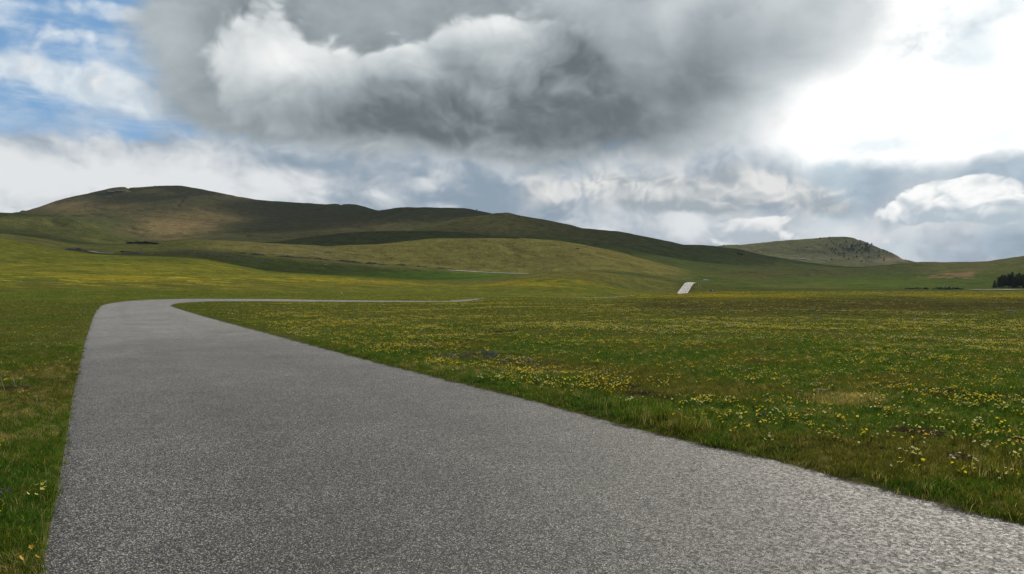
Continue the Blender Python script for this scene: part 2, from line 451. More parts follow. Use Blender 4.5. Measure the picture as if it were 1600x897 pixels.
def knots(px):
    i = np.clip((px + 700) / 2.0, 0, len(GX) - 1.001)
    i0 = i.astype(int); f = i - i0
    return GD[:, i0] * (1 - f) + GD[:, i0 + 1] * f, GZ[:, i0] * (1 - f) + GZ[:, i0 + 1] * f


def smooth_z(x, y):
    x = np.atleast_1d(np.asarray(x, float)).ravel(); y = np.atleast_1d(np.asarray(y, float)).ravel()
    out = np.empty(len(x))
    for a in range(0, len(x), 60000):
        px, D, back = polar(x[a:a + 60000], y[a:a + 60000])
        kd, kz = knots(px)
        # round the back the land evens out between its two ends
        zend = 0.5 * (GZ[:, 0] + GZ[:, -1])[:, None]
        bz = kz * (1 - back) + zend * back
        h = np.diff(kd, axis=0); s = np.diff(bz, axis=0) / h
        m = np.zeros_like(bz)
        w1 = 2 * h[1:] + h[:-1]; w2 = h[1:] + 2 * h[:-1]
        same = s[:-1] * s[1:] > 0
        with np.errstate(divide='ignore', invalid='ignore'):
            hm = (w1 + w2) / (w1 / s[:-1] + w2 / s[1:])
        m[1:-1] = np.where(same, hm, 0.0)
        m[0] = 0; m[-1] = 0
        D = np.clip(D, kd[0], kd[-1])
        j = np.clip((kd < D[None, :]).sum(0) - 1, 0, len(kd) - 2)
        ar = np.arange(len(D))
        hh = h[j, ar]; t = (D - kd[j, ar]) / hh
        z0, z1, m0, m1 = bz[j, ar], bz[j + 1, ar], m[j, ar], m[j + 1, ar]
        out[a:a + 60000] = ((1 + 2 * t) * (1 - t) ** 2 * z0 + t * (1 - t) ** 2 * hh * m0 + t * t * (3 - 2 * t) * z1 + t * t * (t - 1) * hh * m1)
    return out


def unproject(px, v):
    """where the line of sight at (px, v) first meets the land (smooth surface)"""
    D = np.concatenate([np.geomspace(2, 60, 200), np.arange(60.2, 900, 0.4)])
    x = (px - CX) / F * D
    ray = EYE + (CY - v) / F * D
    z = smooth_z(x, D)
    hit = np.argmax(ray <= z + 1e-6) if (ray <= z + 1e-6).any() else len(D) - 1
    if hit > 0:
        a = (ray - z)[hit - 1]; b = (ray - z)[hit]
        t = a / (a - b) if a != b else 0
        d = D[hit - 1] + t * (D[hit] - D[hit - 1])
    else:
        d = D[0]
    return np.array([(px - CX) / F * d, d])


# ------------------------------------------------------------------ road course
R_px = [(1600, 812.5), (1475, 781), (1350, 750), (1225, 717), (1100, 690), (1006, 669), (912, 643), (834, 622), (769, 608), (725, 597.5), (662, 581.5), (600, 566.5),
        (540, 551), (480, 535.5), (400, 514.5), (330, 496.5), (290, 485), (268, 478), (274, 474.6), (296, 472.6), (330, 471.2), (420, 471.0), (500, 472.0), (560, 471.9), (620, 471.8), (725, 471.6)]
L_px = [(52, 880), (60, 845), (70, 805), (79, 765), (90, 712), (98.6, 668), (106, 628), (115, 590), (122, 561), (132.5, 527), (142.5, 500), (150, 486), (158, 477.5), (170, 474.2), (200, 470.6), (240, 468.3),
        (300, 467.0), (430, 467.6), (500, 468.9), (560, 469.6), (620, 470.1), (725, 470.0)]
R_w = np.array([unproject(*p) for p in R_px])
L_w = np.array([unproject(*p) for p in L_px])
L_w[:12, 0] -= 0.05


def resample(P, n):
    s = np.concatenate([[0], np.cumsum(np.hypot(*np.diff(P, axis=0).T))])
    t = np.linspace(0, s[-1], n)
    return np.stack([np.interp(t, s, P[:, 0]), np.interp(t, s, P[:, 1])], 1)


def catmull(P, n=6):
    P = np.vstack([2 * P[0] - P[1], P, 2 * P[-1] - P[-2]])
    out = []
    for i in range(1, len(P) - 2):
        for t in np.arange(n) / n:
            a, b, c, d = P[i - 1:i + 3]
            out.append(0.5 * (2 * b + (c - a) * t + (2 * a - 5 * b + 4 * c - d) * t * t + (3 * b - a - 3 * c + d) * t ** 3))
    out.append(P[-2])
    return np.array(out)


def pairs(R, L, segs):
    """segs: (start index R, end R, start L, end L, count)"""
    RR, LL = [], []
    for a, b, c, d, n in segs:
        RR.append(resample(R[a:b + 1], n)[:-1]); LL.append(resample(L[c:d + 1], n)[:-1])
    RR.append(R[-1:]); LL.append(L[-1:])
    return np.vstack(RR), np.vstack(LL)


back_dir = np.array([0.516, -1.0])
R_w = np.vstack([R_w[0] + back_dir * 60, R_w]); L_w = np.vstack([L_w[0] + back_dir * 60, L_w])
nR, nL = len(R_w) - 1, len(L_w) - 1
# long straight up to the bend, then round it
ER, EL = pairs(R_w, L_w, [(0, 1, 0, 1, 30), (1, 18, 1, 13, 160), (18, 21, 13, 17, 40), (21, nR, 17, nL, 60)])
k = np.hanning(7); k /= k.sum()
for E in (ER, EL):
    for c in (0, 1):
        s = np.convolve(np.pad(E[:, c], 3, 'edge'), k, 'valid')
        E[36:-5, c] = s[36:-5]
# on from the second rise: out of sight twice, then up past the mound
tail = np.array([(ER[-1] + EL[-1]) / 2, unproject(885, 466.0), unproject(970, 465.2), [26, 150], [44, 215], [66, 300], [84, 375],
                 unproject(1067, 459.3), unproject(1071, 452), unproject(1074.5, 446.5), unproject(1077, 443.2), [128, 575], [112, 600], [60, 625], [0, 650]])
tail[1] = [(885 - CX) / F * 120, 120]; tail[2] = [(970 - CX) / F * 126, 126]
tail = np.insert(tail, 1, [(765 - CX) / F * 107, 107], axis=0)
tc_ = catmull(tail, 14)
tg = np.gradient(tc_, axis=0); tg /= np.hypot(*tg.T)[:, None]
nrm = np.stack([tg[:, 1], -tg[:, 0]], 1)
TR, TL = tc_[1:] + nrm[1:] * 2.9, tc_[1:] - nrm[1:] * 2.9
ROAD_R = np.vstack([ER, TR]); ROAD_L = np.vstack([EL, TL])
ROAD_C = (ROAD_R + ROAD_L) / 2
ROAD_L0, ROAD_R0 = ROAD_L.copy(), ROAD_R.copy()
_t = np.gradient(ROAD_C, axis=0); _t /= np.hypot(*_t.T)[:, None]
_w = ROAD_R - ROAD_L
ROAD_H = np.abs(_w[:, 0] * _t[:, 1] - _w[:, 1] * _t[:, 0]) / 2


def road_dist(x, y):
    """distance beyond the nearer road edge (negative on the road)"""
    x = np.asarray(x, float).ravel(); y = np.asarray(y, float).ravel()
    best = np.full(len(x), 1e9)
    near = (y < 720) & (x > -120) & (x < 260)
    idx = np.nonzero(near)[0]
    for a in range(0, len(idx), 40000):
        ii = idx[a:a + 40000]
        px = x[ii][:, None]; py = y[ii][:, None]
        ad = np.full(len(ii), 1e9); sg = np.full(len(ii), 1e9)
        for E, side in ((ROAD_L0, 1.0), (ROAD_R0, -1.0)):
            for c in range(0, len(E) - 1, 64):
                a0, b0 = E[:-1][c:c + 64], E[1:][c:c + 64]
                dx, dy = (b0 - a0).T
                t = np.clip(((px - a0[:, 0]) * dx + (py - a0[:, 1]) * dy) / (dx * dx + dy * dy + 1e-9), 0, 1)
                dd = np.hypot(px - a0[:, 0] - t * dx, py - a0[:, 1] - t * dy)
                j = dd.argmin(1); r_ = np.arange(len(ii)); m = dd[r_, j]
                cr = dx[j] * (py[:, 0] - a0[j, 1]) - dy[j] * (px[:, 0] - a0[j, 0])      # > 0: left of the edge
                s_ = np.where(cr * side > 0, m, -m)
                up = m < ad
                ad[up] = m[up]; sg[up] = s_[up]
        best[ii] = sg
    return best


# sparse version of the road centre for speed
def land(x, y, rd=None):
    """height of the turf or soil"""
    x = np.asarray(x, float).ravel(); y = np.asarray(y, float).ravel()
    z = smooth_z(x, y)
    r = np.hypot(x, y)
    if rd is None: rd = road_dist(x, y)
    off = ss(rd, 0.0, 3.0)
    n = 0.06 * fbm(x / 1.3, y / 1.3, 3, 3) + 0.20 * fbm(x / 7, y / 7, 8, 3)
    n = n * off * (1 - 0.6 * ss(r, 60, 120))
    far = ss(r, 160, 900)
    n = n + far * (1.5 * fbm(x / 30, y / 30, 21, 4, 0.6) + 4.6 * fbm(x / 120, y / 120, 31, 4, 0.55)) * np.clip(r / 1500, 0, 1.6) * ss(rd, 0, 25)
    n = n + far * -3.6 * np.clip(r / 1600, 0.0, 1.5) * np.exp(-(fbm(x / 170 + 0.5, y / 170, 41, 3) / 0.03) ** 2) * ss(rd, 0, 25)
    z = z + n
    # the road bed sits in the ground
    depth = 0.05 + 0.10 * ss(r, 30, 90) + 0.3 * ss(r, 250, 450)
    z = z - depth * (1 - ss(rd, -0.35, 0.02)) 
    # a lip of turf beside the asphalt
    z = z + 0.035 * ss(rd, -0.02, 0.25) * (1 - 0.5 * ss(rd, 0.5, 2.0)) * (1 - ss(r, 60, 120))
    return z


# ------------------------------------------------------------------ ground cover colours (albedo)
def cover(x, y, z):
    px, D, back = polar(x, y)
    r = np.hypot(x, y)
    v = CY - (z - EYE) / np.maximum(D, 1) * F
    n1 = fbm(x / 60, y / 60, 51, 5, 0.6); n2 = fbm(x / 14, y / 14, 61, 4, 0.6); n3 = fbm(x / 260, y / 260, 71, 4)
    v_ = v + n1 * 14 * ss(r, 200, 1200); p_ = px + n2 * 60 + n1 * 60
    C = np.empty((len(px), 3))
    C[:] = (0.068, 0.078, 0.024)

    def paint(w, c):
        w = np.clip(w, 0, 1)[:, None]
        C[:] = C * (1 - w) + np.array(c) * w

    def e(cx, cv, sx, sv, a=1.0):
        return a * np.exp(-((p_ - cx) / sx) ** 2 - ((v_ - cv) / sv) ** 2)

    # near meadow
    paint(ss(n1 + n2, -0.15, 0.25) * 0.6, (0.050, 0.075, 0.018))
    m = ss(D, 60, 110)
    lm = (1 - ss(px, 1000, 1080))
    paint(m * lm * 0.7, (0.085, 0.110, 0.026))
    # left slope, yellow green with flower bands
    W = m * (1 - ss(D, 420, 470)) * lm
    paint(W * ss(n2 + 0.6 * n1, -0.05, 0.2) * 0.5, (0.14, 0.13, 0.03))
    paint(W * np.exp(-((v_ - 438 - (px - 500) * 0.012) / 6) ** 2) * ss(n2 + n1, -0.2, 0.2) * 0.6, (0.25, 0.20, 0.022))
    paint(W * np.exp(-((v_ - 418) / 7) ** 2) * ss(n2 + n1, -0.2, 0.2) * 0.5, (0.20, 0.18, 0.03))
    paint(W * e(250, 446, 400, 7, 0.5), (0.105, 0.085, 0.035))
    paint(W * e(100, 460, 500, 5, 0.6), (0.055, 0.095, 0.022))
    # right meadow: yellow crest, heathy brown stripe darkened in place of cloud shade
    rm = ss(px, 930, 1060) * (1 - ss(D, 300, 400))
    paint(rm * np.exp(-((v - 476) / 10) ** 2) * 0.8, (0.058, 0.052, 0.026))
    paint(rm * np.exp(-((v - 461.0) / 4.0) ** 2) * ss(n2 + n1, -0.25, 0.15) * 0.8, (0.27, 0.20, 0.022))
    # first rise and mound
    b = ss(D, 400, 430) * (1 - ss(D, 590, 620)) * ss(px, 560, 800) * (1 - ss(px, 1040, 1070))
    paint(b, (0.12, 0.115, 0.042)); paint(b * e(900, 450, 120, 12), (0.07, 0.09, 0.028))
    # valley floors
    vf = ss(D, 520, 600)
    paint(vf, (0.068, 0.085, 0.028))
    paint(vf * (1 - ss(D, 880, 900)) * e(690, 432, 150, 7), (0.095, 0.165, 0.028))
    paint(vf * (1 - ss(D, 1150, 1300)) * ss(px, 1020, 1100) * 0.85, (0.066, 0.094, 0.028))
    paint(vf * e(1350, 443, 140, 7, 0.6), (0.085, 0.125, 0.030))
    paint(vf * e(1250, 449, 60, 3, 0.7), (0.14, 0.12, 0.06))
    paint(vf * e(1180, 430, 70, 9, 0.7), (0.095, 0.085, 0.040))
    paint(vf * e(1300, 428, 60, 5, 0.4), (0.10, 0.085, 0.045))
    paint(vf * (1 - ss(D, 880, 900)) * (1 - ss(px, 300, 420)) * 0.7, (0.085, 0.085, 0.035))
    # pale front hill
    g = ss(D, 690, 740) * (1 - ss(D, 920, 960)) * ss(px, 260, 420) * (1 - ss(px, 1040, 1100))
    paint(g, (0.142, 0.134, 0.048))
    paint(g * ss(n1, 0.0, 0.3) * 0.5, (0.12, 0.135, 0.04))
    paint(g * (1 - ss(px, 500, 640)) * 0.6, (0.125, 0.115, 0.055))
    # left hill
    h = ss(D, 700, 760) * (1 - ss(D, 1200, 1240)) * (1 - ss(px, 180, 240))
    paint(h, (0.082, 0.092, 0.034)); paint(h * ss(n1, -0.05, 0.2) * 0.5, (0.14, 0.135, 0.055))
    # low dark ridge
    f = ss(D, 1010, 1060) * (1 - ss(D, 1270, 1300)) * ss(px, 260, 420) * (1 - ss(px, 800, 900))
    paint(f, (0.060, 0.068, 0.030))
    # right slope under the trees
    e1 = ss(D, 900, 1150) * (1 - ss(D, 1600, 1700)) * ss(px, 1380, 1480)
    paint(e1 * 0.8, (0.105, 0.115, 0.045))
    paint(e1 * ss(n2, -0.05, 0.2) * 0.4, (0.16, 0.13, 0.065))
    # middle ridge
    c = ss(D, 1290, 1340) * (1 - ss(D, 1600, 1700)) * ss(px, 600, 700) * (1 - ss(px, 1380, 1480))
    paint(c, (0.085, 0.088, 0.034)); paint(c * e(760, 352, 110, 14, 0.8), (0.14, 0.125, 0.05))
    paint(c * ss(px, 950, 1100) * 0.5, (0.065, 0.090, 0.030))
    # big hill on the left
    a = ss(D, 1240, 1400) * (1 - ss(px, 600, 680)) + ss(D, 1680, 1800) * (1 - ss(px, 780, 900))
    a = np.clip(a, 0, 1)
    paint(a, (0.068, 0.068, 0.032))
    paint(a * e(262, 357, 66, 15, 1.0), (0.31, 0.22, 0.11))
    paint(a * e(320, 338, 60, 11, 0.8), (0.18, 0.14, 0.065))
    paint(a * e(115, 322, 70, 11, 0.9), (0.21, 0.165, 0.075))
    paint(a * e(130, 352, 80, 14, 0.7), (0.09, 0.115, 0.036))
    paint(a * e(600, 352, 120, 8, 0.4), (0.14, 0.11, 0.06))
    paint(a * e(290, 304, 120, 9, 0.6), (0.085, 0.082, 0.042))
    paint(a * e(235, 300, 30, 4, 0.8), (0.19, 0.17, 0.06))
    paint(a * ss(n1 + n3, 0.0, 0.3) * 0.35, (0.070, 0.085, 0.030))
    # rocky hill on the right
    d = ss(D, 1700, 1900) * ss(px, 1080, 1130)
    paint(d, (0.112, 0.115, 0.062))
    paint(d * ss(n1, 0.0, 0.25) * 0.5, (0.095, 0.105, 0.060))
    paint(d * e(1350, 388, 55, 14, 0.75), (0.070, 0.085, 0.060))
    paint(d * ss(v_, 400, 412) * (1 - ss(px, 1330, 1380)) * 0.7, (0.085, 0.100, 0.045))
    paint(d * e(1400, 404, 60, 4, 0.8), (0.22, 0.17, 0.12))
    # bare pink earth slip
    t = (p_ - 1480 + n2 * 20) ; w = np.exp(-((v_ - (437 - (t + 40) * 0.155)) / 2.6) ** 2) * ss(t, -45, -15) * (1 - ss(t, 30, 60))
    paint(ss(D, 600, 800) * w * 0.85, (0.25, 0.165, 0.11))
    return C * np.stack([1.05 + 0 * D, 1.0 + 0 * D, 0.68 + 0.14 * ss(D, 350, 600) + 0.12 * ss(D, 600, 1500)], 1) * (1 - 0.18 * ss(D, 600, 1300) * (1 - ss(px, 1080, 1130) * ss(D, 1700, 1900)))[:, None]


# ------------------------------------------------------------------ materials
def new_mat(name):
    m = bpy.data.materials.new(name)
    m.use_nodes = True
    nt = m.node_tree
    X.nt = nt
    p = nt.nodes['Principled BSDF']
    p.inputs['Roughness'].default_value = 0.9
    p.inputs['Specular IOR Level'].default_value = 0.2
    return m, nt, p


def plain(name, c, rough=0.8, spec=0.3, var=0.25, scale=8.0, transl=0.0):
    m, nt, p = new_mat(name)
    tc = nt.nodes.new('ShaderNodeTexCoord')
    n = noise(X(tc.outputs['Object']), scale, 4, 0.6)
    f = sstep(n, 0.3, 0.7, 1 - var, 1 + var, 'LINEAR')
    oi = nt.nodes.new('ShaderNodeObjectInfo')
    f = f * sstep(X(oi.outputs['Random']), 0, 1, 0.85, 1.15, 'LINEAR')
    col = vmath('SCALE', tuple(c), f)
    X.put(p.inputs['Base Color'], col)
    p.inputs['Roughness'].default_value = rough
    p.inputs['Specular IOR Level'].default_value = spec
    return m


def terrain_mat():
    m, nt, p = new_mat('turf')
    geo = nt.nodes.new('ShaderNodeNewGeometry')
    P = X(geo.outputs['Position'])
    at = nt.nodes.new('ShaderNodeAttribute'); at.attribute_name = 'cover'
    c = X(at.outputs['Color'])
    r = vmath('LENGTH', P, out=1)
    n1 = noise(P, 0.35, 6, 0.65)
    n2 = noise(P, 0.055, 6, 0.65)
    n3 = noise(P, 3.0, 5, 0.6)
    n4 = noise(P, 14.0, 4, 0.6)
    farw = sstep(r, 120, 600)
    nm = noise(vmath('ADD', P, (60, 20, 0)), 0.14, 5, 0.7)
    midw = sstep(r, 60, 140) * sstep(r, 900, 420)
    f = mix(farw, n1 * 0.35 + n3 * 0.35 + nm * 0.3, n2 * 0.4 + n1 * 0.35 + nm * 0.25)
    f = sstep(f, 0.36, 0.64, 0.45, 1.55, 'LINEAR')
    col = vmath('MULTIPLY', c, combine(f * 1.02, f, f * 0.95))
    # tussocks: small dark and pale marks
    vo = nt.nodes.new('ShaderNodeTexVoronoi'); vo.inputs['Scale'].default_value = 0.16
    nt.links.new(vmath('ADD', P, vmath('SCALE', noise(P, 0.6, 3, 0.5, out=1), 2.0)).s, vo.inputs['Vector'])
    spots = sstep(X(vo.outputs['Distance']), 0.06, 0.22, 1, 0) * sstep(n2, 0.40, 0.56) * farw
    col = mix(spots * 0.7, col, (0.028, 0.036, 0.018))
    col = mix(midw * sstep(noise(vmath('ADD', P, (9, 90, 0)), 0.25, 5, 0.7), 0.50, 0.62) * 0.7, col, (0.040, 0.058, 0.018))
    col = mix(midw * sstep(noise(vmath('ADD', P, (190, 9, 0)), 0.20, 5, 0.7), 0.52, 0.64) * 0.55, col, (0.15, 0.125, 0.045))
    # drier and greener patches close by
    nearw = sstep(r, 160, 40)
    p1 = noise(P, 0.5, 4, 0.6); p2 = noise(vmath('ADD', P, (31, 7, 0)), 1.4, 4, 0.6)
    col = mix(nearw * sstep(p1, 0.5, 0.62) * 0.6, col, (0.085, 0.070, 0.030))
    col = mix(nearw * sstep(p2, 0.55, 0.7) * 0.5, col, (0.040, 0.030, 0.017))
    # distant flowers: too small to tell apart, drawn out by the low view
    fa = nt.nodes.new('ShaderNodeAttribute'); fa.attribute_name = 'bloom'
    fl = noise(P, 1.1, 5, 0.75)
    fl2 = noise(P, 0.16, 3, 0.5)
    k = sstep(fl + (fl2 - 0.5) * 0.6, 0.53, 0.66) * X(fa.outputs['Fac'])
    col = mix(k * 0.8, col, (0.42, 0.35, 0.035))
    X.put(p.inputs['Base Color'], col)
    bump = nt.nodes.new('ShaderNodeBump')
    bump.inputs['Distance'].default_value = 1.0
    bump.inputs['Strength'].default_value = 1.0
    h = mix(farw, n3 * 0.10 + n4 * 0.03 + n1 * 0.12, n1 * 1.5 + n2 * 5.5)
    nt.links.new(h.s, bump.inputs['Height'])
    nt.links.new(bump.outputs[0], p.inputs['Normal'])
    p.inputs['Roughness'].default_value = 1.0
    p.inputs['Specular IOR Level'].default_value = 0.0
    return m


def asphalt_mat():
    m, nt, p = new_mat('asphalt')
    geo = nt.nodes.new('ShaderNodeNewGeometry')
    P = X(geo.outputs['Position'])
    r = vmath('LENGTH', P, out=1)
    at = nt.nodes.new('ShaderNodeAttribute'); at.attribute_name = 'across'
    ac = X(at.outputs['Fac'])
    vo = nt.nodes.new('ShaderNodeTexVoronoi'); vo.inputs['Scale'].default_value = 100.0
    nt.links.new(P.s, vo.inputs['Vector'])
    chip = separate(X(vo.outputs['Color']))[0]
    gap = sstep(X(vo.outputs['Distance']), 0.25, 0.62, 1, 0)
    vo2 = nt.nodes.new('ShaderNodeTexVoronoi'); vo2.inputs['Scale'].default_value = 45.0
    nt.links.new(vmath('ADD', P, (5.3, 1.7, 0)).s, vo2.inputs['Vector'])
    chip2 = separate(X(vo2.outputs['Color']))[1]
    grain = noise(P, 60.0, 4, 0.7)
    lum = 0.010 + chip * chip * 0.37 + chip2 * 0.03
    lum = lum * sstep(gap, 0, 1, 0.2, 1.25) * sstep(grain, 0.35, 0.65, 0.6, 1.35, 'LINEAR')
    # big blotches, wheel tracks a touch smoother and darker
    b1 = noise(P, 0.45, 4, 0.55); b2 = noise(P, 2.2, 5, 0.6)
    lum = lum * sstep(b1, 0.3, 0.7, 0.82, 1.18, 'LINEAR') * sstep(b2, 0.3, 0.7, 0.86, 1.14, 'LINEAR') * sstep(noise(P, 22.0, 3, 0.8), 0.3, 0.7, 0.72, 1.28, 'LINEAR')
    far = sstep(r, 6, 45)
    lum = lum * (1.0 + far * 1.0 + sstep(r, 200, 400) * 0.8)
    # two worn wheel tracks each way, faint
    aa = math_('ABSOLUTE', ac + (b1 - 0.5) * 0.1)
    trk = sstep(math_('ABSOLUTE', aa - 0.40), 0.02, 0.20, 1, 0)
    lum = lum * (1.0 - trk * 0.09)
    b3 = noise(vmath('MULTIPLY', P, (1.0, 0.35, 1.0)), 0.18, 4, 0.6)
    lum = lum * sstep(b3, 0.35, 0.65, 0.88, 1.10, 'LINEAR')
    edge = sstep(math_('ABSOLUTE', ac) + (b2 - 0.5) * 0.20 + (noise(P, 14.0, 4, 0.7) - 0.5) * 0.10, 0.925, 0.99)
    col = combine(lum * 1.09, lum * 1.0, lum * 0.85)
    edge = edge * sstep(ac, -0.5, 0.5, 0.35, 1.0)
    col = mix(edge * 0.85, col, (0.030, 0.025, 0.020))
    X.put(p.inputs['Base Color'], col)
    X.put(p.inputs['Specular IOR Level'], 0.38 - edge * 0.33)
    X.put(p.inputs['Roughness'], edge * 0.3 + sstep(chip2, 0, 1, 0.52, 0.9, 'LINEAR'))
    bump = nt.nodes.new('ShaderNodeBump')
    bump.inputs['Distance'].default_value = 0.004
    X.put(bump.inputs['Strength'], sstep(r, 3, 30, 0.5, 0.15))
    h = gap * 0.9 + chip * 0.8 + noise(P, 190.0, 2, 0.6) * 0.5
    nt.links.new(h.s, bump.inputs['Height'])
    nt.links.new(bump.outputs[0], p.inputs['Normal'])
    return m


M_TURF = terrain_mat()
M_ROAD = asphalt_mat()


# ------------------------------------------------------------------ ground and hills
def build_land():
    pxs = np.concatenate([np.linspace(-700, -250, 60)[:-1], np.arange(-250, 1851, 3.0), np.linspace(1850, 2300, 60)[1:]])
    azf = np.arctan((pxs - 800) / F)
    side = np.linspace(AZMAX, 2 * pi - AZMAX, 70)[1:-1]
    az = np.concatenate([azf, side])
    nc = len(az)
    rows = [np.geomspace(1.2, 60, 150)[:-1]]
    counts = [40, 22, 24, 34, 26, 26, 20, 22, 30, 10, 18, 10, 24, 10, 24, 8, 30, 8, 6, 4]
    azc = np.clip(np.where(az > pi, az - 2 * pi, az), -AZMAX, AZMAX)
    back = np.clip((np.abs(np.where(az > pi, az - 2 * pi, az)) - AZMAX) / (pi - AZMAX), 0, 1)
    kd, _ = knots(800 + F * np.tan(azc))
    Dr = [np.full((len(rows[0]), nc), 0.0) + rows[0][:, None]]
    cut = []
    tot = len(rows[0])
    for i, n in enumerate(counts):
        t = (np.arange(n) / n)[:, None]
        Dr.append(kd[i + 1] * (1 - t) + kd[i + 2] * t)
        cut.append(tot); tot += n
    Dr.append(kd[-1][None, :]); tot += 1
    D = np.vstack(Dr)
    R = D / np.cos(azc)[None, :]
    x = R * np.sin(az); y = R * np.cos(az)
    z = land(x.ravel(), y.ravel())
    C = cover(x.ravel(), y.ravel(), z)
    px, Dd, bk = polar(x.ravel(), y.ravel())
    v = CY - (z - EYE) / np.maximum(Dd, 1) * F
    bloom = ss(Dd, 55, 110) * (1 - ss(Dd, 380, 440))
    bloom = bloom * np.where(px > 1000, 0.2 + 1.1 * np.exp(-((v - 459.5) / 4) ** 2), 0.55 + 1.0 * np.exp(-((v - 436) / 9) ** 2)) * (0.5 + 0.5 * ss(fbm(x.ravel() / 20, y.ravel() / 20, 5, 3), -0.2, 0.2))
    V = np.stack([x.ravel(), y.ravel(), z], 1)
    # smooth normals of the whole sheet, kept across the seams
    G = V.reshape(tot, nc, 3)
    du = np.roll(G, -1, 1) - np.roll(G, 1, 1)
    dv = np.empty_like(G); dv[1:-1] = G[2:] - G[:-2]; dv[0] = G[1] - G[0]; dv[-1] = G[-1] - G[-2]
    N = np.cross(du, dv); N /= np.linalg.norm(N, axis=2, keepdims=True) + 1e-12
    N[N[..., 2] < 0] *= -1
    parts = [
        ('meadow', 0, cut[7], 'wide green and yellow flowering meadow on both sides of the asphalt road', 'meadow'),
        ('hill', cut[7], cut[10], 'pale sunlit olive grass hill in front, with the old track along its foot', 'hill'),
        ('hill', cut[10], cut[12], 'low dark grass ridge and green left hill just behind the pale front hill', 'hill'),
        ('hill', cut[12], cut[14], 'long middle ridge with a rounded top, running down to the conifer grove', 'hill'),
        ('hill', cut[14], cut[16], 'dark flat topped ridge between the highest hill and the rounded middle top', 'hill'),
        ('hill', cut[16], tot - 1, 'highest brown hill and the distant rocky hill dotted with small trees', 'hill'),
    ]
    for name, r0, r1, lab, cat in parts:
        n = r1 - r0 + 1
        Vp = G[r0:r1 + 1].reshape(-1, 3)
        i = np.arange(n - 1)[:, None] * nc; j = np.arange(nc)[None, :]; j2 = (j + 1) % nc
        Fq = np.stack([i + j, i + j2, i + nc + j2, i + nc + j], -1).reshape(-1, 4)
        if r0 == 0:   # close the middle, under the camera
            c0 = len(Vp); Vp = np.vstack([Vp, [[0, 0, float(G[0, :, 2].mean())]]])
        me = mesh_np(name, Vp, Fq, M_TURF, smooth=True)
        nn = N[r0:r1 + 1].reshape(-1, 3)
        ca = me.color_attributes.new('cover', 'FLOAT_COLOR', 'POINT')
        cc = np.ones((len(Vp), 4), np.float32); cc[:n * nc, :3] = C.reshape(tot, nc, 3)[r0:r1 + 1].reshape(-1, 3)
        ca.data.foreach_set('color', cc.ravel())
        fa = me.attributes.new('bloom', 'FLOAT', 'POINT')
        ff = np.zeros(len(Vp), np.float32); ff[:n * nc] = bloom.reshape(tot, nc)[r0:r1 + 1].ravel()
        fa.data.foreach_set('value', ff)
        if r0 == 0:
            nn = np.vstack([nn, [[0, 0, 1]]])
            cap = mesh_cap = None
        me.normals_split_custom_set_from_vertices(nn.astype(np.float32).tolist())
        tag(put(name, me), lab, cat, kind='structure')


build_land()


# ------------------------------------------------------------------ road
def build_road():
    n = len(ROAD_R); m = 13
    t = np.linspace(0, 1, m)
    P = ROAD_L[:, None, :] * (1 - t[None, :, None]) + ROAD_R[:, None, :] * t[None, :, None]
    # ragged edges
    for j, sgn in ((0, -1), (m - 1, 1)):
        e = P[:, j]
        d = ROAD_R - ROAD_L; d = d / np.hypot(*d.T)[:, None]
        rr = np.hypot(*e.T)
        P[:, j] += d * sgn * ((0.016 * fbm(e[:, 0] * 3.1, e[:, 1] * 3.1, 5, 3) + 0.022 * fbm(e[:, 0] * 14, e[:, 1] * 14, 9, 3)) * 2 * (rr < 60))[:, None]
    x = P[..., 0].ravel(); y = P[..., 1].ravel()
    r = np.hypot(x, y)
    z = smooth_z(x, y)
    a = np.tile(np.linspace(-1, 1, m), n)
    z = z + 0.02 * (1 - a * a) * (r < 150) - 0.012 + 0.03 * ss(r, 60, 100) + 0.25 * ss(r, 250, 400)
    V = np.stack([x, y, z], 1)
    i = np.arange(n - 1)[:, None] * m; j = np.arange(m - 1)[None, :]
    Fq = np.stack([i + j, i + j + 1, i + m + j + 1, i + m + j], -1).reshape(-1, 4)
    # the broken edge of the asphalt: a skirt going down into the soil
    sk = []
    base = len(V)
    for c in (0, m - 1):
        vv = V.reshape(n, m, 3)[:, c].copy(); sk.append(vv.copy()); vv[:, 2] -= 0.10 + 0.4 * (np.hypot(vv[:, 0], vv[:, 1]) > 200)
        sk.append(vv)
    V2 = np.vstack([V] + sk)
    k = np.arange(n - 1)
    f1 = np.stack([base + k, base + k + 1, base + n + k + 1, base + n + k], 1)
    f2 = np.stack([base + 2 * n + k, base + 3 * n + k, base + 3 * n + k + 1, base + 2 * n + k + 1], 1)
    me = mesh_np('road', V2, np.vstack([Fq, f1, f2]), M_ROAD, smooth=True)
    fa = me.attributes.new('across', 'FLOAT', 'POINT')
    fa.data.foreach_set('value', np.concatenate([a, np.ones(4 * n)]).astype(np.float32))
    tag(put('road', me), 'narrow unmarked grey asphalt road bending right and reappearing towards the hills', 'road', kind='structure')


# more points along the near straight
def densify():
    global ROAD_R, ROAD_L
    s = np.concatenate([[0], np.cumsum(np.hypot(*np.diff(ROAD_C, axis=0).T))])
    r = np.hypot(*ROAD_C.T)
    ts = [0.0]
    while ts[-1] < s[-1]:
        rr = np.interp(ts[-1], s, r)
        ts.append(ts[-1] + float(np.clip(rr * 0.005, 0.03, 3.0)))
    ts = np.minimum(ts, s[-1])
    ROAD_R = np.stack([np.interp(ts, s, ROAD_R[:, 0]), np.interp(ts, s, ROAD_R[:, 1])], 1)
    ROAD_L = np.stack([np.interp(ts, s, ROAD_L[:, 0]), np.interp(ts, s, ROAD_L[:, 1])], 1)


densify()
build_road()


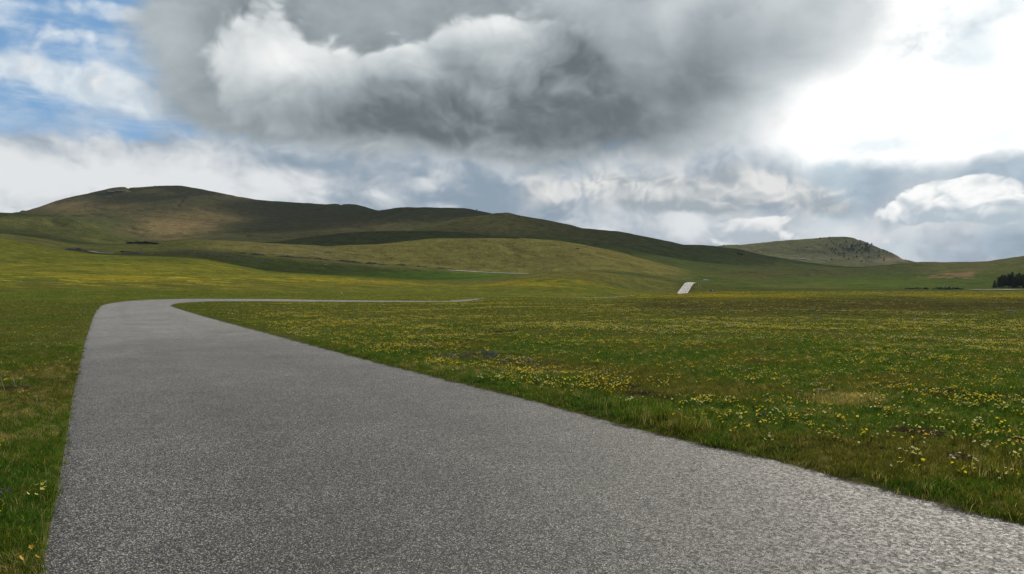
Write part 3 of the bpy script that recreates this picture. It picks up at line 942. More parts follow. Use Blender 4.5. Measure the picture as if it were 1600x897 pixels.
# ------------------------------------------------------------------ placing helpers
def at(px, v, d0=30.0, d1=2700.0, n=3000):
    """world point where the line of sight meets the land between two distances"""
    D = np.linspace(d0, d1, n)
    x = (px - CX) / F * D
    z = smooth_z(x, D)
    ray = EYE + (CY - v) / F * D
    below = ray <= z
    i = int(np.argmax(below)) if below.any() else int(np.argmin(ray - z))
    x, y = float(x[i]), float(D[i])
    return x, y, float(land([x], [y])[0])


def ico(sub=2):
    import bmesh
    bm = bmesh.new()
    bmesh.ops.create_icosphere(bm, subdivisions=sub, radius=1.0)
    V = np.array([v.co[:] for v in bm.verts]); Fc = np.array([[v.index for v in f.verts] for f in bm.faces])
    bm.free()
    return V, Fc


ICO1, ICO2, ICO3 = ico(1), ico(2), ico(3)


def n3(V, s, seed):
    return (fbm(V[:, 0] * s + seed, V[:, 1] * s + V[:, 2] * s * 0.7, seed, 3) + fbm(V[:, 2] * s - seed, V[:, 0] * s * 0.6 - V[:, 1] * s, seed + 9, 3))


# ------------------------------------------------------------------ unseen clouds, placed above the view to shade the hills
def build_shade_clouds():
    m = bpy.data.materials.new('cloud_vapour'); m.use_nodes = True
    nt = m.node_tree; nt.nodes.clear()
    o = nt.nodes.new('ShaderNodeOutputMaterial'); pv = nt.nodes.new('ShaderNodeVolumePrincipled')
    pv.inputs['Density'].default_value = 0.014
    pv.inputs['Color'].default_value = (0.96, 0.97, 0.98, 1)
    nt.links.new(pv.outputs[0], o.inputs['Volume'])
    V, Fc = ICO3
    H = 1900.0
    # where each shadow falls: x, y, z, half width, half depth
    spots = [(-400, 2230, 190, 440, 300), (-400, 1830, 130, 200, 200), (-60, 1960, 120, 330, 240), (-120, 1170, 60, 320, 130), (250, 1520, 90, 250, 190), (540, 1560, 40, 220, 110),
             (-980, 2080, 190, 120, 90), (-600, 880, 60, 260, 70), (-210, 600, 15, 190, 70), (-760, 1180, 90, 200, 60)]
    for i, (x, y, z, rx, ry) in enumerate(spots):
        t = (H - z) / SD[2]
        W = V.copy()
        W *= (1 + 0.55 * n3(V, 1.4, i * 7 + 3) + 0.2 * n3(V, 4.0, i * 5 + 1))[:, None]
        W = W * np.array([rx, ry, 110.0])
        W[:, 2] = np.maximum(W[:, 2], -70)
        me = mesh_np('cloud', W, Fc, m, smooth=True)
        ob = put('cloud', me, loc=(x + SD[0] * t, y + SD[1] * t, H))
        tag(ob, 'white cumulus cloud out of view, placed to shade the hills below', 'cloud', 'unseen clouds shading the hills', kind='stuff')


SC.cycles.transparent_max_bounces = 24
build_shade_clouds()


# ------------------------------------------------------------------ plants in the turf
def leaf_mat(name, cols, transl=0.35, rough=0.6, scale=1.3, spec=0.04):
    """cols: colours met across patches of ground, mixed with the tint of each blade"""
    m = bpy.data.materials.new(name); m.use_nodes = True
    nt = m.node_tree; X.nt = nt
    p = nt.nodes['Principled BSDF']; out = nt.nodes['Material Output']
    geo = nt.nodes.new('ShaderNodeNewGeometry'); P = X(geo.outputs['Position'])
    at_ = nt.nodes.new('ShaderNodeAttribute'); at_.attribute_name = 'tint'
    t = X(at_.outputs['Fac'])
    a = noise(P, scale, 3, 0.6); b = noise(vmath('ADD', P, (13, 5, 2)), scale * 0.28, 4, 0.6); c = noise(vmath('ADD', P, (3, 25, 2)), scale * 4, 2, 0.6)
    r = vmath('LENGTH', P, out=1)
    col = mix(sstep(a * 0.6 + b * 0.4, 0.42, 0.58), cols[0], cols[1])
    col = mix(sstep(b + (c - 0.5) * 0.4, 0.49, 0.62) * 0.75, col, cols[2])
    col = mix(sstep(t, 0.80, 0.86), col, cols[3])
    f = sstep(t, 0, 0.8, 0.65, 1.35, 'LINEAR') * sstep(c, 0.3, 0.7, 0.8, 1.2, 'LINEAR')
    col = vmath('SCALE', col, f)
    X.put(p.inputs['Base Color'], col)
    p.inputs['Roughness'].default_value = rough
    p.inputs['Specular IOR Level'].default_value = spec
    tr = nt.nodes.new('ShaderNodeBsdfTranslucent')
    X.put(tr.inputs[0], vmath('MULTIPLY', col, (1.1, 1.15, 0.6)))
    mx = nt.nodes.new('ShaderNodeMixShader'); mx.inputs[0].default_value = transl
    nt.links.new(p.outputs[0], mx.inputs[1]); nt.links.new(tr.outputs[0], mx.inputs[2])
    nt.links.new(mx.outputs[0], out.inputs[0])
    return m


def petal_mat(name, c, c2):
    m = bpy.data.materials.new(name); m.use_nodes = True
    nt = m.node_tree; X.nt = nt
    p = nt.nodes['Principled BSDF']; out = nt.nodes['Material Output']
    geo = nt.nodes.new('ShaderNodeNewGeometry'); P = X(geo.outputs['Position'])
    col = mix(sstep(noise(P, 6.0, 2, 0.5), 0.42, 0.58), tuple(c), tuple(c2))
    X.put(p.inputs['Base Color'], col); p.inputs['Roughness'].default_value = 0.7
    tr = nt.nodes.new('ShaderNodeBsdfTranslucent'); X.put(tr.inputs[0], col)
    mx = nt.nodes.new('ShaderNodeMixShader'); mx.inputs[0].default_value = 0.4
    nt.links.new(p.outputs[0], mx.inputs[1]); nt.links.new(tr.outputs[0], mx.inputs[2])
    nt.links.new(mx.outputs[0], out.inputs[0])
    return m


M_GRASS = leaf_mat('grass_blades', [(0.044, 0.108, 0.011), (0.084, 0.124, 0.014), (0.110, 0.096, 0.020), (0.26, 0.21, 0.07)], 0.45)
M_DRY = leaf_mat('dry_grass_blades', [(0.27, 0.22, 0.075), (0.33, 0.26, 0.10), (0.20, 0.17, 0.05), (0.42, 0.34, 0.15)])
M_HEATH = leaf_mat('heath_leaves', [(0.020, 0.024, 0.010), (0.034, 0.030, 0.014), (0.040, 0.028, 0.016), (0.08, 0.055, 0.03)], 0.1)  # heath tones, kept darker to carry the meadow stripe's shade too
M_YEL = petal_mat('yellow_petals', (0.78, 0.58, 0.015), (0.82, 0.66, 0.04))
M_CREAM = petal_mat('cream_petals', (0.74, 0.68, 0.18), (0.78, 0.74, 0.34))
M_BLUE = petal_mat('blue_petals', (0.035, 0.05, 0.16), (0.06, 0.07, 0.17))
M_ORANGE = petal_mat('orange_petals', (0.65, 0.36, 0.03), (0.7, 0.5, 0.05))


def set_tint(me, vals):
    a = me.attributes.new('tint', 'FLOAT', 'POINT')
    a.data.foreach_set('value', np.asarray(vals, np.float32))


def blades_mesh(name, n, rad, h0, h1, w, mat, seed, droop=0.5, segs=2):
    g = np.random.default_rng(seed)
    V, Fc, T = [], [], []
    for i in range(n):
        a = g.uniform(0, 2 * pi); rr = rad * math.sqrt(g.uniform())
        bx, by = rr * cos(a), rr * sin(a)
        yaw = g.uniform(0, 2 * pi); h = g.uniform(h0, h1); lean = g.uniform(0.1, droop) * h
        ld = g.uniform(0, 2 * pi); tint = g.uniform()
        c, s = cos(yaw) * w / 2 * g.uniform(0.7, 1.3), sin(yaw) * w / 2 * g.uniform(0.7, 1.3)
        k = len(V)
        for j in range(segs):
            t = j / segs
            ox, oy = cos(ld) * lean * t * t, sin(ld) * lean * t * t
            ww = 1 - 0.35 * t
            V += [(bx + ox - c * ww, by + oy - s * ww, h * t - 0.01 * (j == 0)), (bx + ox + c * ww, by + oy + s * ww, h * t - 0.01 * (j == 0))]
        V.append((bx + cos(ld) * lean, by + sin(ld) * lean, h * (1 - 0.25 * lean / h)))
        T += [tint] * (2 * segs + 1)
        for j in range(segs - 1):
            q = k + 2 * j
            Fc += [(q, q + 1, q + 3), (q, q + 3, q + 2)]
        q = k + 2 * (segs - 1)
        Fc.append((q, q + 1, q + 2))
    me = mesh_np(name, V, Fc, mat)
    set_tint(me, T)
    return me


def blossom_geo(seed, size=0.014, petals=5):
    g = np.random.default_rng(seed)
    V = [(0, 0, 0.0)]; Fc = []
    for i in range(petals):
        a = 2 * pi * i / petals + g.uniform(-.2, .2)
        w = 0.62
        k = len(V)
        up = g.uniform(0.1, 0.5) * size
        V += [(size * .62 * cos(a - w), size * .62 * sin(a - w), up * .6), (size * cos(a), size * sin(a), up), (size * .62 * cos(a + w), size * .62 * sin(a + w), up * .6)]
        Fc += [(0, k, k + 1), (0, k + 1, k + 2)]
    return np.array(V), np.array(Fc)


def rotm(rx, rz):
    cx, sx, cz, sz = cos(rx), sin(rx), cos(rz), sin(rz)
    return np.array([[cz, -sz, 0], [sz, cz, 0], [0, 0, 1]]) @ np.array([[1, 0, 0], [0, cx, -sx], [0, sx, cx]])


def join(parts):
    V, Fc, mi = [], [], []
    n = 0
    for v, f, m_ in parts:
        V.append(v); Fc.append(np.asarray(f) + n); mi += [m_] * len(f); n += len(v)
    return np.vstack(V), np.vstack(Fc), mi


def stalk_geo(p0, p1, w=0.0012):
    a, b = np.array(p0, float), np.array(p1, float)
    V = []
    for p in (a, b):
        for j in range(3):
            an = 2 * pi * j / 3
            V.append(p + np.array([cos(an), sin(an), 0]) * w)
    return np.array(V), np.array([(0, 1, 4), (0, 4, 3), (1, 2, 5), (1, 5, 4), (2, 0, 3), (2, 3, 5)])


def flower_tuft(name, mat, n, rad, h0, h1, size, seed, stalk_w=0.0012):
    """several blossoms on stalks in one mesh, for the ones nobody could count"""
    g = np.random.default_rng(seed); parts = []
    for i in range(n):
        a = g.uniform(0, 2 * pi); rr = rad * math.sqrt(g.uniform()); h = g.uniform(h0, h1)
        x, y = rr * cos(a), rr * sin(a)
        if stalk_w: parts.append((*stalk_geo((x * .8, y * .8, 0), (x, y, h), stalk_w), 1))
        v, f = blossom_geo(seed * 31 + i, size * g.uniform(.75, 1.2), 5)
        v = v @ rotm(g.uniform(0.2, 1.1), g.uniform(0, 2 * pi)).T + np.array([x, y, h])
        parts.append((v, f, 0))
    V, Fc, mi = join(parts)
    me = mesh_np(name, V, Fc, mat); me.materials.append(M_GRASS)
    me.polygons.foreach_set('material_index', np.array(mi, np.int32))
    set_tint(me, np.full(len(V), 0.5))
    return me


def scatter(name, pts, rotz, scl, idx, meshes, label, cat, tilt=0.25):
    """one object; geometry nodes set small plants out on its points"""
    N = len(pts)
    me = bpy.data.meshes.new(name)
    me.vertices.add(N); me.vertices.foreach_set('co', np.asarray(pts, np.float32).ravel())
    g = np.random.default_rng(N)
    R = np.stack([g.uniform(-tilt, tilt, N), g.uniform(-tilt, tilt, N), rotz], 1)
    for nm, dt, arr, key in (('rot', 'FLOAT_VECTOR', R, 'vector'), ('scl', 'FLOAT_VECTOR', scl, 'vector'), ('idx', 'INT', idx, 'value')):
        at_ = me.attributes.new(nm, dt, 'POINT')
        at_.data.foreach_set(key, np.asarray(arr, np.int32 if dt == 'INT' else np.float32).ravel())
    o = put(name, me)
    ng = bpy.data.node_groups.new(name, 'GeometryNodeTree')
    ng.interface.new_socket('Geometry', in_out='INPUT', socket_type='NodeSocketGeometry')
    ng.interface.new_socket('Geometry', in_out='OUTPUT', socket_type='NodeSocketGeometry')
    gi = ng.nodes.new('NodeGroupInput'); go = ng.nodes.new('NodeGroupOutput'); jn = ng.nodes.new('GeometryNodeJoinGeometry')

    def attr(n_, t_):
        q = ng.nodes.new('GeometryNodeInputNamedAttribute'); q.data_type = t_; q.inputs['Name'].default_value = n_
        return [s for s in q.outputs if s.enabled and s.name == 'Attribute'][0]
    ra, sa, ia = attr('rot', 'FLOAT_VECTOR'), attr('scl', 'FLOAT_VECTOR'), attr('idx', 'INT')
    for k, mesh in enumerate(meshes):
        src = bpy.data.objects.new(name + '_piece', mesh)
        oi = ng.nodes.new('GeometryNodeObjectInfo'); oi.inputs['Object'].default_value = src
        oi.inputs['As Instance'].default_value = True
        iop = ng.nodes.new('GeometryNodeInstanceOnPoints')
        cmp_ = ng.nodes.new('FunctionNodeCompare'); cmp_.data_type = 'INT'; cmp_.operation = 'EQUAL'
        ci = [s for s in cmp_.inputs if s.enabled]
        ng.links.new(ia, ci[0]); ci[1].default_value = k
        ng.links.new(gi.outputs[0], iop.inputs['Points'])
        ng.links.new(cmp_.outputs[0], iop.inputs['Selection'])
        ng.links.new(oi.outputs['Geometry'], iop.inputs['Instance'])
        ng.links.new(ra, iop.inputs['Rotation']); ng.links.new(sa, iop.inputs['Scale'])
        ng.links.new(iop.outputs[0], jn.inputs[0])
    ng.links.new(jn.outputs[0], go.inputs[0])
    md = o.modifiers.new('scatter', 'NODES'); md.node_group = ng
    tag(o, label, cat, kind='stuff')
    return o


def wedge(n, r0, r1, power, px0=-260, px1=1860):
    """points over the view wedge; density falls with r**-power"""
    a0, a1 = atan((px0 - 800) / F), atan((px1 - 800) / F)
    u = rng.uniform(size=n); k = 2 - power
    r = (r0 ** k + u * (r1 ** k - r0 ** k)) ** (1 / k)
    az = rng.uniform(a0, a1, n)
    return r * np.sin(az), r * np.cos(az), r


def build_grass():
    gs = [blades_mesh('grass_tuft', 16, 0.065, 0.03, 0.085, 0.0042, M_GRASS, 10 + i, 0.9) for i in range(4)]
    ds = [blades_mesh('grass_tuft', 16, 0.05, 0.05, 0.12, 0.0032, M_DRY, 40, 0.8)]
    lo = [blades_mesh('grass_tuft', 12, 0.15, 0.03, 0.075, 0.014, M_GRASS, 50 + i, 1.2, 1) for i in range(3)]
    hv = [blades_mesh('grass_tuft', 30, 0.09, 0.015, 0.045, 0.006, M_HEATH, 60 + i, 1.2, 1) for i in range(2)]
    meshes = gs + ds + lo + hv
    x, y, r = wedge(150000, 2.3, 24, 0.75)
    x2, y2, r2 = wedge(90000, 20, 175, 1.45)
    x3, y3, r3 = wedge(60000, 150, 460, 1.0)
    x = np.concatenate([x, x2, x3]); y = np.concatenate([y, y2, y3]); r = np.concatenate([r, r2, r3]); r2 = np.concatenate([r2, r3])
    lvl = np.concatenate([np.zeros(len(r) - len(r2), int), np.ones(len(r2), int)])
    rd = road_dist(x, y)
    big = fbm(x / 0.9, y / 0.9, 101, 3); big2 = fbm(x / 3.5, y / 3.5, 103, 3); bare = fbm(x / 1.6, y / 1.6, 107, 4)
    keep = (rd > -0.05 + 0.06 * rng.uniform(-1, 1, len(x)) + 0.10 * np.maximum(0, fbm(x * 1.7, y * 1.7, 301, 3))) & ~((bare > 0.27) & (rng.uniform(size=len(x)) < 0.8))
    for cx, cy, rad in SOIL:
        keep &= ~((np.hypot((x - cx) / rad, (y - cy) / (rad * 1.1)) < 1 + 0.5 * big) & (rng.uniform(size=len(x)) < 0.93))
    x, y, r, rd, lvl, big, big2 = [q[keep] for q in (x, y, r, rd, lvl, big, big2)]
    n = len(x)
    z = land(x, y, rd)
    s = 0.95 + 0.9 * big + 0.9 * big2 + 0.25 * rng.uniform(-1, 1, n)
    s *= 1 + np.where(x > 0, 0.35, -0.05) * np.exp(-(rd / 0.3) ** 2)         # ranker beside the asphalt
    s = np.clip(s * 0.80, 0.32, 1.5)
    wide = np.where(lvl == 0, np.clip((r / 7.0) ** 0.35, 1, 1.5), np.clip((r / 28.0) ** 0.75, 0.8, 3.4))
    hgt = s * np.where(lvl == 0, 1.0, np.clip((r / 60.0) ** 0.25, 0.8, 1.25))
    idx = np.where(lvl == 0, rng.integers(0, 4, n), rng.integers(5, 8, n))
    dry = (rng.uniform(size=n) < 0.03 + 0.16 * (fbm(x / 2.2, y / 2.2, 111, 3) > 0.16)) & (lvl == 0)
    idx[dry] = 4
    strip_ = np.exp(-((CY + F * EYE / y - 483) / 13) ** 2) * ss(800 + F * x / y, 850, 1050)  # stripe where dark heath tufts also stand in for a cloud's shadow
    hea = rng.uniform(size=n) < 0.04 + 0.4 * (fbm(x / 1.1, y / 1.1, 115, 3) > 0.20) + 1.3 * strip_ * ss(fbm(x / 6, y / 4, 118, 3), -0.25, 0.1)
    idx[hea] = rng.integers(8, 10, hea.sum())
    scl = np.stack([wide * s ** 0.5, wide * s ** 0.5, hgt], 1)
    scatter('grass', np.stack([x, y, z], 1), rng.uniform(0, 2 * pi, n), scl, idx, meshes,
            'short green meadow grass growing on both sides of the road', 'grass')


def flower_density(x, y, r, rd):
    px = 800 + F * x / y
    v = CY + F * EYE / y
    patch = fbm(x / 2.6, y / 2.6, 201, 4, 0.65); p2 = fbm(x / 0.8, y / 0.8, 207, 3)
    d = 0.16 * ss(r, 5, 12) + 0.09
    right = ss(px, 330, 520)
    d = d + right * 0.8 * ss(r, 12, 20) * (1 - 0.6 * ss(r, 60, 90))
    d = d + 1.1 * ss(px, 1000, 1450) * np.exp(-((v - 575) / 45) ** 2) + 0.5 * ss(px, 1350, 1600) * np.exp(-((v - 545) / 30) ** 2)
    d = d * np.where(px < 330, 0.30, 1.0)
    d = d * (1 - 0.85 * np.exp(-((v - 482) / 16) ** 2) * ss(px, 900, 1050))
    d = d * (1 - 0.7 * np.exp(-((v - 635) / 35) ** 2) * ss(px, 1050, 1150) * (1 - ss(px, 1450, 1550)))
    big_ = fbm(x / 7.5, y / 4.5, 219, 3)
    return d * (ss(patch + 0.6 * p2, -0.18, 0.30) * (0.12 + 1.25 * ss(big_, -0.08, 0.2)) + 0.07) * (0.25 + ss(rd, 0.0, 0.5))


def build_flowers():
    x, y, r = wedge(230000, 9.0, 170, 1.15)
    rd = road_dist(x, y)
    d = flower_density(x, y, r, rd)
    keep = (rd > 0.12) & (rng.uniform(size=len(x)) < d * 0.85)
    x, y, r, rd = x[keep], y[keep], r[keep], rd[keep]
    n = len(x); z = land(x, y, rd)
    meshes = [flower_tuft('flower_tuft', M_YEL, 3, 0.07, 0.06, 0.11, 0.013, 1), flower_tuft('flower_tuft', M_YEL, 5, 0.10, 0.05, 0.10, 0.012, 2),
              flower_tuft('flower_tuft', M_CREAM, 4, 0.10, 0.06, 0.11, 0.013, 3), flower_tuft('flower_tuft', M_ORANGE, 2, 0.06, 0.05, 0.10, 0.011, 4),
              flower_tuft('flower_tuft', M_YEL, 1, 0.01, 0.06, 0.11, 0.014, 5), flower_tuft('flower_tuft', M_CREAM, 1, 0.01, 0.06, 0.11, 0.013, 6)]
    idx = rng.choice(6, n, p=[.28, .27, .09, .08, .23, .05])
    cream = fbm(x / 4, y / 4, 231, 3) > 0.08
    sw = cream & (rng.uniform(size=n) < 0.35); idx[sw] = rng.choice([2, 5], sw.sum())
    s = rng.uniform(0.8, 1.25, n) * np.clip((r / 20) ** 0.45, 1.0, 2.2)
    scatter('meadow_flowers', np.stack([x, y, z], 1), rng.uniform(0, 2 * pi, n), np.stack([s, s, np.ones(n)], 1), idx, meshes,
            'countless small yellow and cream wildflowers spread through the meadow grass', 'wildflowers', 0.15)
    # blue patches
    P = []
    for px, v, k, sp in ((655, 543, 16, .22), (700, 562, 12, .16), (713, 562, 16, .16), (740, 563, 10, .2), (760, 558, 18, .16), (775, 562, 14, .2), (815, 570, 22, .3), (830, 571, 8, .2),
                         (1196, 657, 3, .05), (3, 792, 3, .03)):
        c = unproject(px, v)
        P.append(c + rng.normal(0, 1, (k, 2)) * np.array([sp, sp * 1.3]))
    P = np.vstack(P); rd = road_dist(P[:, 0], P[:, 1]); P = P[rd > 0.1]
    z = land(P[:, 0], P[:, 1]); n = len(P)
    s = rng.uniform(1.0, 1.5, n)
    scatter('blue_flowers', np.column_stack([P, z]), rng.uniform(0, 6, n), np.stack([s, s, np.ones(n)], 1), rng.integers(0, 2, n),
            [flower_tuft('flower_tuft', M_BLUE, 5, 0.06, 0.04, 0.09, 0.014, 21), flower_tuft('flower_tuft', M_BLUE, 3, 0.05, 0.04, 0.08, 0.014, 22)],
            'small patches of blue wildflowers low in the grass right of the road', 'wildflowers', 0.15)


# bare soil patches: (x, y, radius)
def soil_spots():
    out = []
    for px, v, rad in ((1437, 677, 0.34), (1500, 720, 0.16), (1005, 617, 0.28), (1165, 580, 0.22), (780, 522, 0.5), (1425, 558, 0.35), (12, 612, 0.35), (1595, 690, 0.18), (1286, 610, 0.2)):
        c = unproject(px, v); out.append((c[0], c[1], rad))
    return out


SOIL = soil_spots()


def build_soil():
    """low mounds of dark loose earth lying in the turf, each with dead stems"""
    g = np.random.default_rng(5)
    m = plain('dark_soil', (0.040, 0.024, 0.013), 1.0, 0.0, 0.5, 20)
    mt = plain('dead_stem', (0.23, 0.18, 0.12), 0.8, 0.2, 0.3, 10)
    words = ['bare dark soil patch with dead stems nearest the road, among the yellow flowers', 'small dark soil hollow in the verge close to the road edge, lower right',
             'dark earth under the black heather clump beside the road', 'small dark soil scrape far out in the meadow, above the middle of the verge',
             'low dark earth patch in the meadow near the blue flowers', 'dark soil mound in the densest yellow flowers', 'dark bare ground by the dead thistle stalks left of the road',
             'dark soil scrape at the far right side of the verge', 'thin dark soil line beside the dry grass patch']
    for i, (x, y, r) in enumerate(SOIL):
        nr, na = 7, 22
        V = [(0, 0, 0)]; Fc = []
        for a in range(nr):
            for b in range(na):
                t = (a + 1) / nr; an = 2 * pi * b / na
                rr = r * t * (1 + 0.35 * sin(3 * an + i) + 0.2 * sin(5 * an + 2 * i))
                V.append((rr * cos(an), rr * sin(an) * 1.1, 0))
        V = np.array(V)
        wz = land(x + V[:, 0], y + V[:, 1])
        base = land([x], [y])[0]
        rr = np.hypot(V[:, 0], V[:, 1]) / r
        V[:, 2] = wz - base + 0.014 + 0.028 * fbm((x + V[:, 0]) * 18, (y + V[:, 1]) * 18, 3, 3) * 2 - 0.03 * ss(rr, 0.7, 1.1)
        for b in range(na): Fc.append((0, 1 + b, 1 + (b + 1) % na))
        for a in range(nr - 1):
            for b in range(na):
                p0 = 1 + a * na + b; p1 = 1 + a * na + (b + 1) % na
                Fc += [(p0, p0 + na, p1 + na), (p0, p1 + na, p1)]
        o = put('soil_patch', mesh_np('soil_patch', V, Fc, m, True), loc=(x, y, base))
        tag(o, words[i], 'soil patch', 'bare soil patches in the turf')
        n = int(60 * r / 0.3)
        parts = []
        for k_ in range(n):
            an = g.uniform(0, 2 * pi); q = r * math.sqrt(g.uniform()) * .9
            a = np.array([q * cos(an), q * sin(an), 0.02]); dd = g.normal(0, 1, 3) * np.array([.05, .05, .012])
            parts.append((*stalk_geo(a, a + dd, 0.0018), 0))
        V, Fc, mi = join(parts)
        put('dead_stems', mesh_np('dead_stems', V, Fc, mt), parent=o)['kind'] = 'stuff'


def build_flower_plants():
    """the nearest flowering plants, one by one"""
    g = np.random.default_rng(77)
    cand = []
    while len(cand) < 250:
        x, y, r = wedge(4000, 3.6, 13.5, 0.4, 0, 1600)
        rd = road_dist(x, y)
        d = flower_density(x, y, r, rd) * np.where(x < 0, 0.5, 1)
        k = (rd > 0.12) & (rng.uniform(size=len(x)) < d * 0.8)
        for q in np.nonzero(k)[0]:
            if all((x[q] - c[0]) ** 2 + (y[q] - c[1]) ** 2 > 0.09 ** 2 for c in cand): cand.append((x[q], y[q]))
            if len(cand) >= 250: break
    # those the photograph picks out
    fixed = [(1163, 682, 'Y', 7), (1190, 674, 'Y', 5), (1215, 655, 'C', 6), (1425, 729, 'C', 7), (1435, 731, 'C', 6), (1405, 745, 'Y', 3), (1468, 654, 'Y', 8), (1452, 659, 'C', 5), (1532, 668, 'C', 6), (1564, 672, 'Y', 5),
             (1500, 755, 'Y', 4), (1515, 752, 'Y', 3), (1497, 738, 'C', 4), (1516, 736, 'C', 4), (1540, 713, 'C', 5), (1577, 762, 'O', 3), (1578, 757, 'C', 2), (1597, 767, 'Y', 3), (1443, 752, 'Y', 3),
             (55, 794, 'C', 3), (72, 778, 'C', 3), (60, 777, 'Y', 2), (44, 893, 'O', 5), (4, 825, 'Y', 4), (3, 712, 'Y', 4), (108, 571, 'C', 3), (985, 640, 'C', 9), (1092, 634, 'Y', 9), (1103, 636, 'Y', 7), (635, 563, 'Y', 4),
             (1568, 715, 'Y', 4), (1584, 728, 'C', 4), (1362, 646, 'C', 3), (1300, 615, 'Y', 4), (810, 585, 'Y', 7), (760, 556, 'Y', 9), (825, 586, 'Y', 8), (1140, 661, 'Y', 4), (1270, 652, 'Y', 4), (1248, 660, 'O', 4)]
    mats = {'Y': M_YEL, 'C': M_CREAM, 'O': M_ORANGE}
    blos = {}
    for kx in 'YCO':
        for q in range(4):
            v, f = blossom_geo(900 + q * 7 + ord(kx), 0.0135, 5)
            blos[kx, q] = mesh_np('blossom', v, f, mats[kx])
    stems = []
    for q in range(6):
        gg = np.random.default_rng(300 + q)
        heads = []; parts = []
        for b in range(9):
            an = gg.uniform(0, 2 * pi); rr = 0.055 * math.sqrt(gg.uniform()); h = gg.uniform(0.055, 0.11)
            heads.append((rr * cos(an), rr * sin(an), h))
            parts.append((*stalk_geo((rr * .4 * cos(an), rr * .4 * sin(an), 0), heads[-1], 0.0012), 0))
        V, Fc, mi = join(parts)
        lf = blades_mesh('tmp', 14, 0.04, 0.02, 0.05, 0.006, M_GRASS, 700 + q, 1.0, 1)
        lv = np.empty(len(lf.vertices) * 3, np.float32); lf.vertices.foreach_get('co', lv)
        lF = np.array([p.vertices[:] for p in lf.polygons])
        V2 = np.vstack([V, lv.reshape(-1, 3)]); F2 = np.vstack([Fc, lF + len(V)])
        me = mesh_np('stems', V2, F2, M_GRASS); set_tint(me, np.random.default_rng(q).uniform(0, .7, len(V2)))
        stems.append((me, heads)); bpy.data.meshes.remove(lf)
    lab = {'Y': 'yellow', 'C': 'pale cream', 'O': 'orange yellow'}
    todo = [(*unproject(px, v), k, n) for px, v, k, n in fixed]
    for x, y in cand:
        todo.append((x, y, g.choice(['Y', 'C', 'O'], p=[.52, .4, .08]), int(g.choice([1, 2, 3, 4, 5], p=[.4, .25, .15, .12, .08]))))
    todo = [t for t in todo][:290]
    X_ = np.array([t[0] for t in todo]); Y_ = np.array([t[1] for t in todo]); RDs = road_dist(X_, Y_); Z_ = land(X_, Y_, RDs)
    for (x, y, kx, n), z, rd in zip(todo, Z_, RDs):
        me, heads = stems[g.integers(0, 6)]
        n_ = max(1, min(n, 9))
        num = ['', 'single', 'two', 'three', 'four', 'five', 'six', 'seven', 'eight', 'nine'][n_]
        if x < -0.4 * y:
            px_ = 800 + F * x / y; v_ = CY + F * EYE / y
            LM = [(20, 612, 'the dead thistle stalks'), (3, 792, 'the blue left verge flowers'), (44, 893, 'the left verge end')]
        else:
            px_ = 800 + F * x / y; v_ = CY + F * EYE / y
            LM = [(1437, 677, 'the largest bare soil patch'), (1322, 626, 'the straw coloured dry patch'), (1002, 620, 'the black heather clump'), (1500, 722, 'the small soil hollow'), (1595, 690, 'the far right soil scrape'), (1165, 580, 'the small far soil scrape'), (1508, 633, 'the flat grey stone'), (1300, 735, 'the right road edge')]
        L_ = min(LM, key=lambda q: ((px_ - q[0]) / 2) ** 2 + (v_ - q[1]) ** 2)
        dx_, dv_ = (px_ - L_[0]) / 2, v_ - L_[1]; dd_ = math.hypot(dx_, dv_)
        rel = ('right of' if dx_ > 0 else 'left of') if abs(dx_) > abs(dv_) * 1.5 else (('in front of' if dv_ > 0 else 'behind') if abs(dv_) > abs(dx_) * 1.5 else (('in front right of' if dx_ > 0 else 'in front left of') if dv_ > 0 else ('behind right of' if dx_ > 0 else 'behind left of')))
        far_ = 'just' if dd_ < 14 else ('a short way' if dd_ < 32 else 'well')
        fl = 'wildflower' if n_ == 1 else 'wildflowers'
        o = empty('wildflower_plant', (x, y, z), g.uniform(0, 6.28))
        s = g.uniform(0.9, 1.25) * (1 + 0.012 * y)
        o.scale = (s, s, s)
        tag(o, f'{num} {lab[kx]} {fl} {far_} {rel} {L_[2]}', 'wildflower', f'{lab[kx]} wildflowers beside the road')
        put('stems', me, parent=o)
        for b in range(min(n, 9)):
            put('blossom', blos[kx, int(g.integers(0, 4))], parent=o, loc=heads[b], rot=(g.uniform(-.9, .9), g.uniform(-.9, .9), g.uniform(0, 6.28)), scale=(g.uniform(.8, 1.2),) * 3)


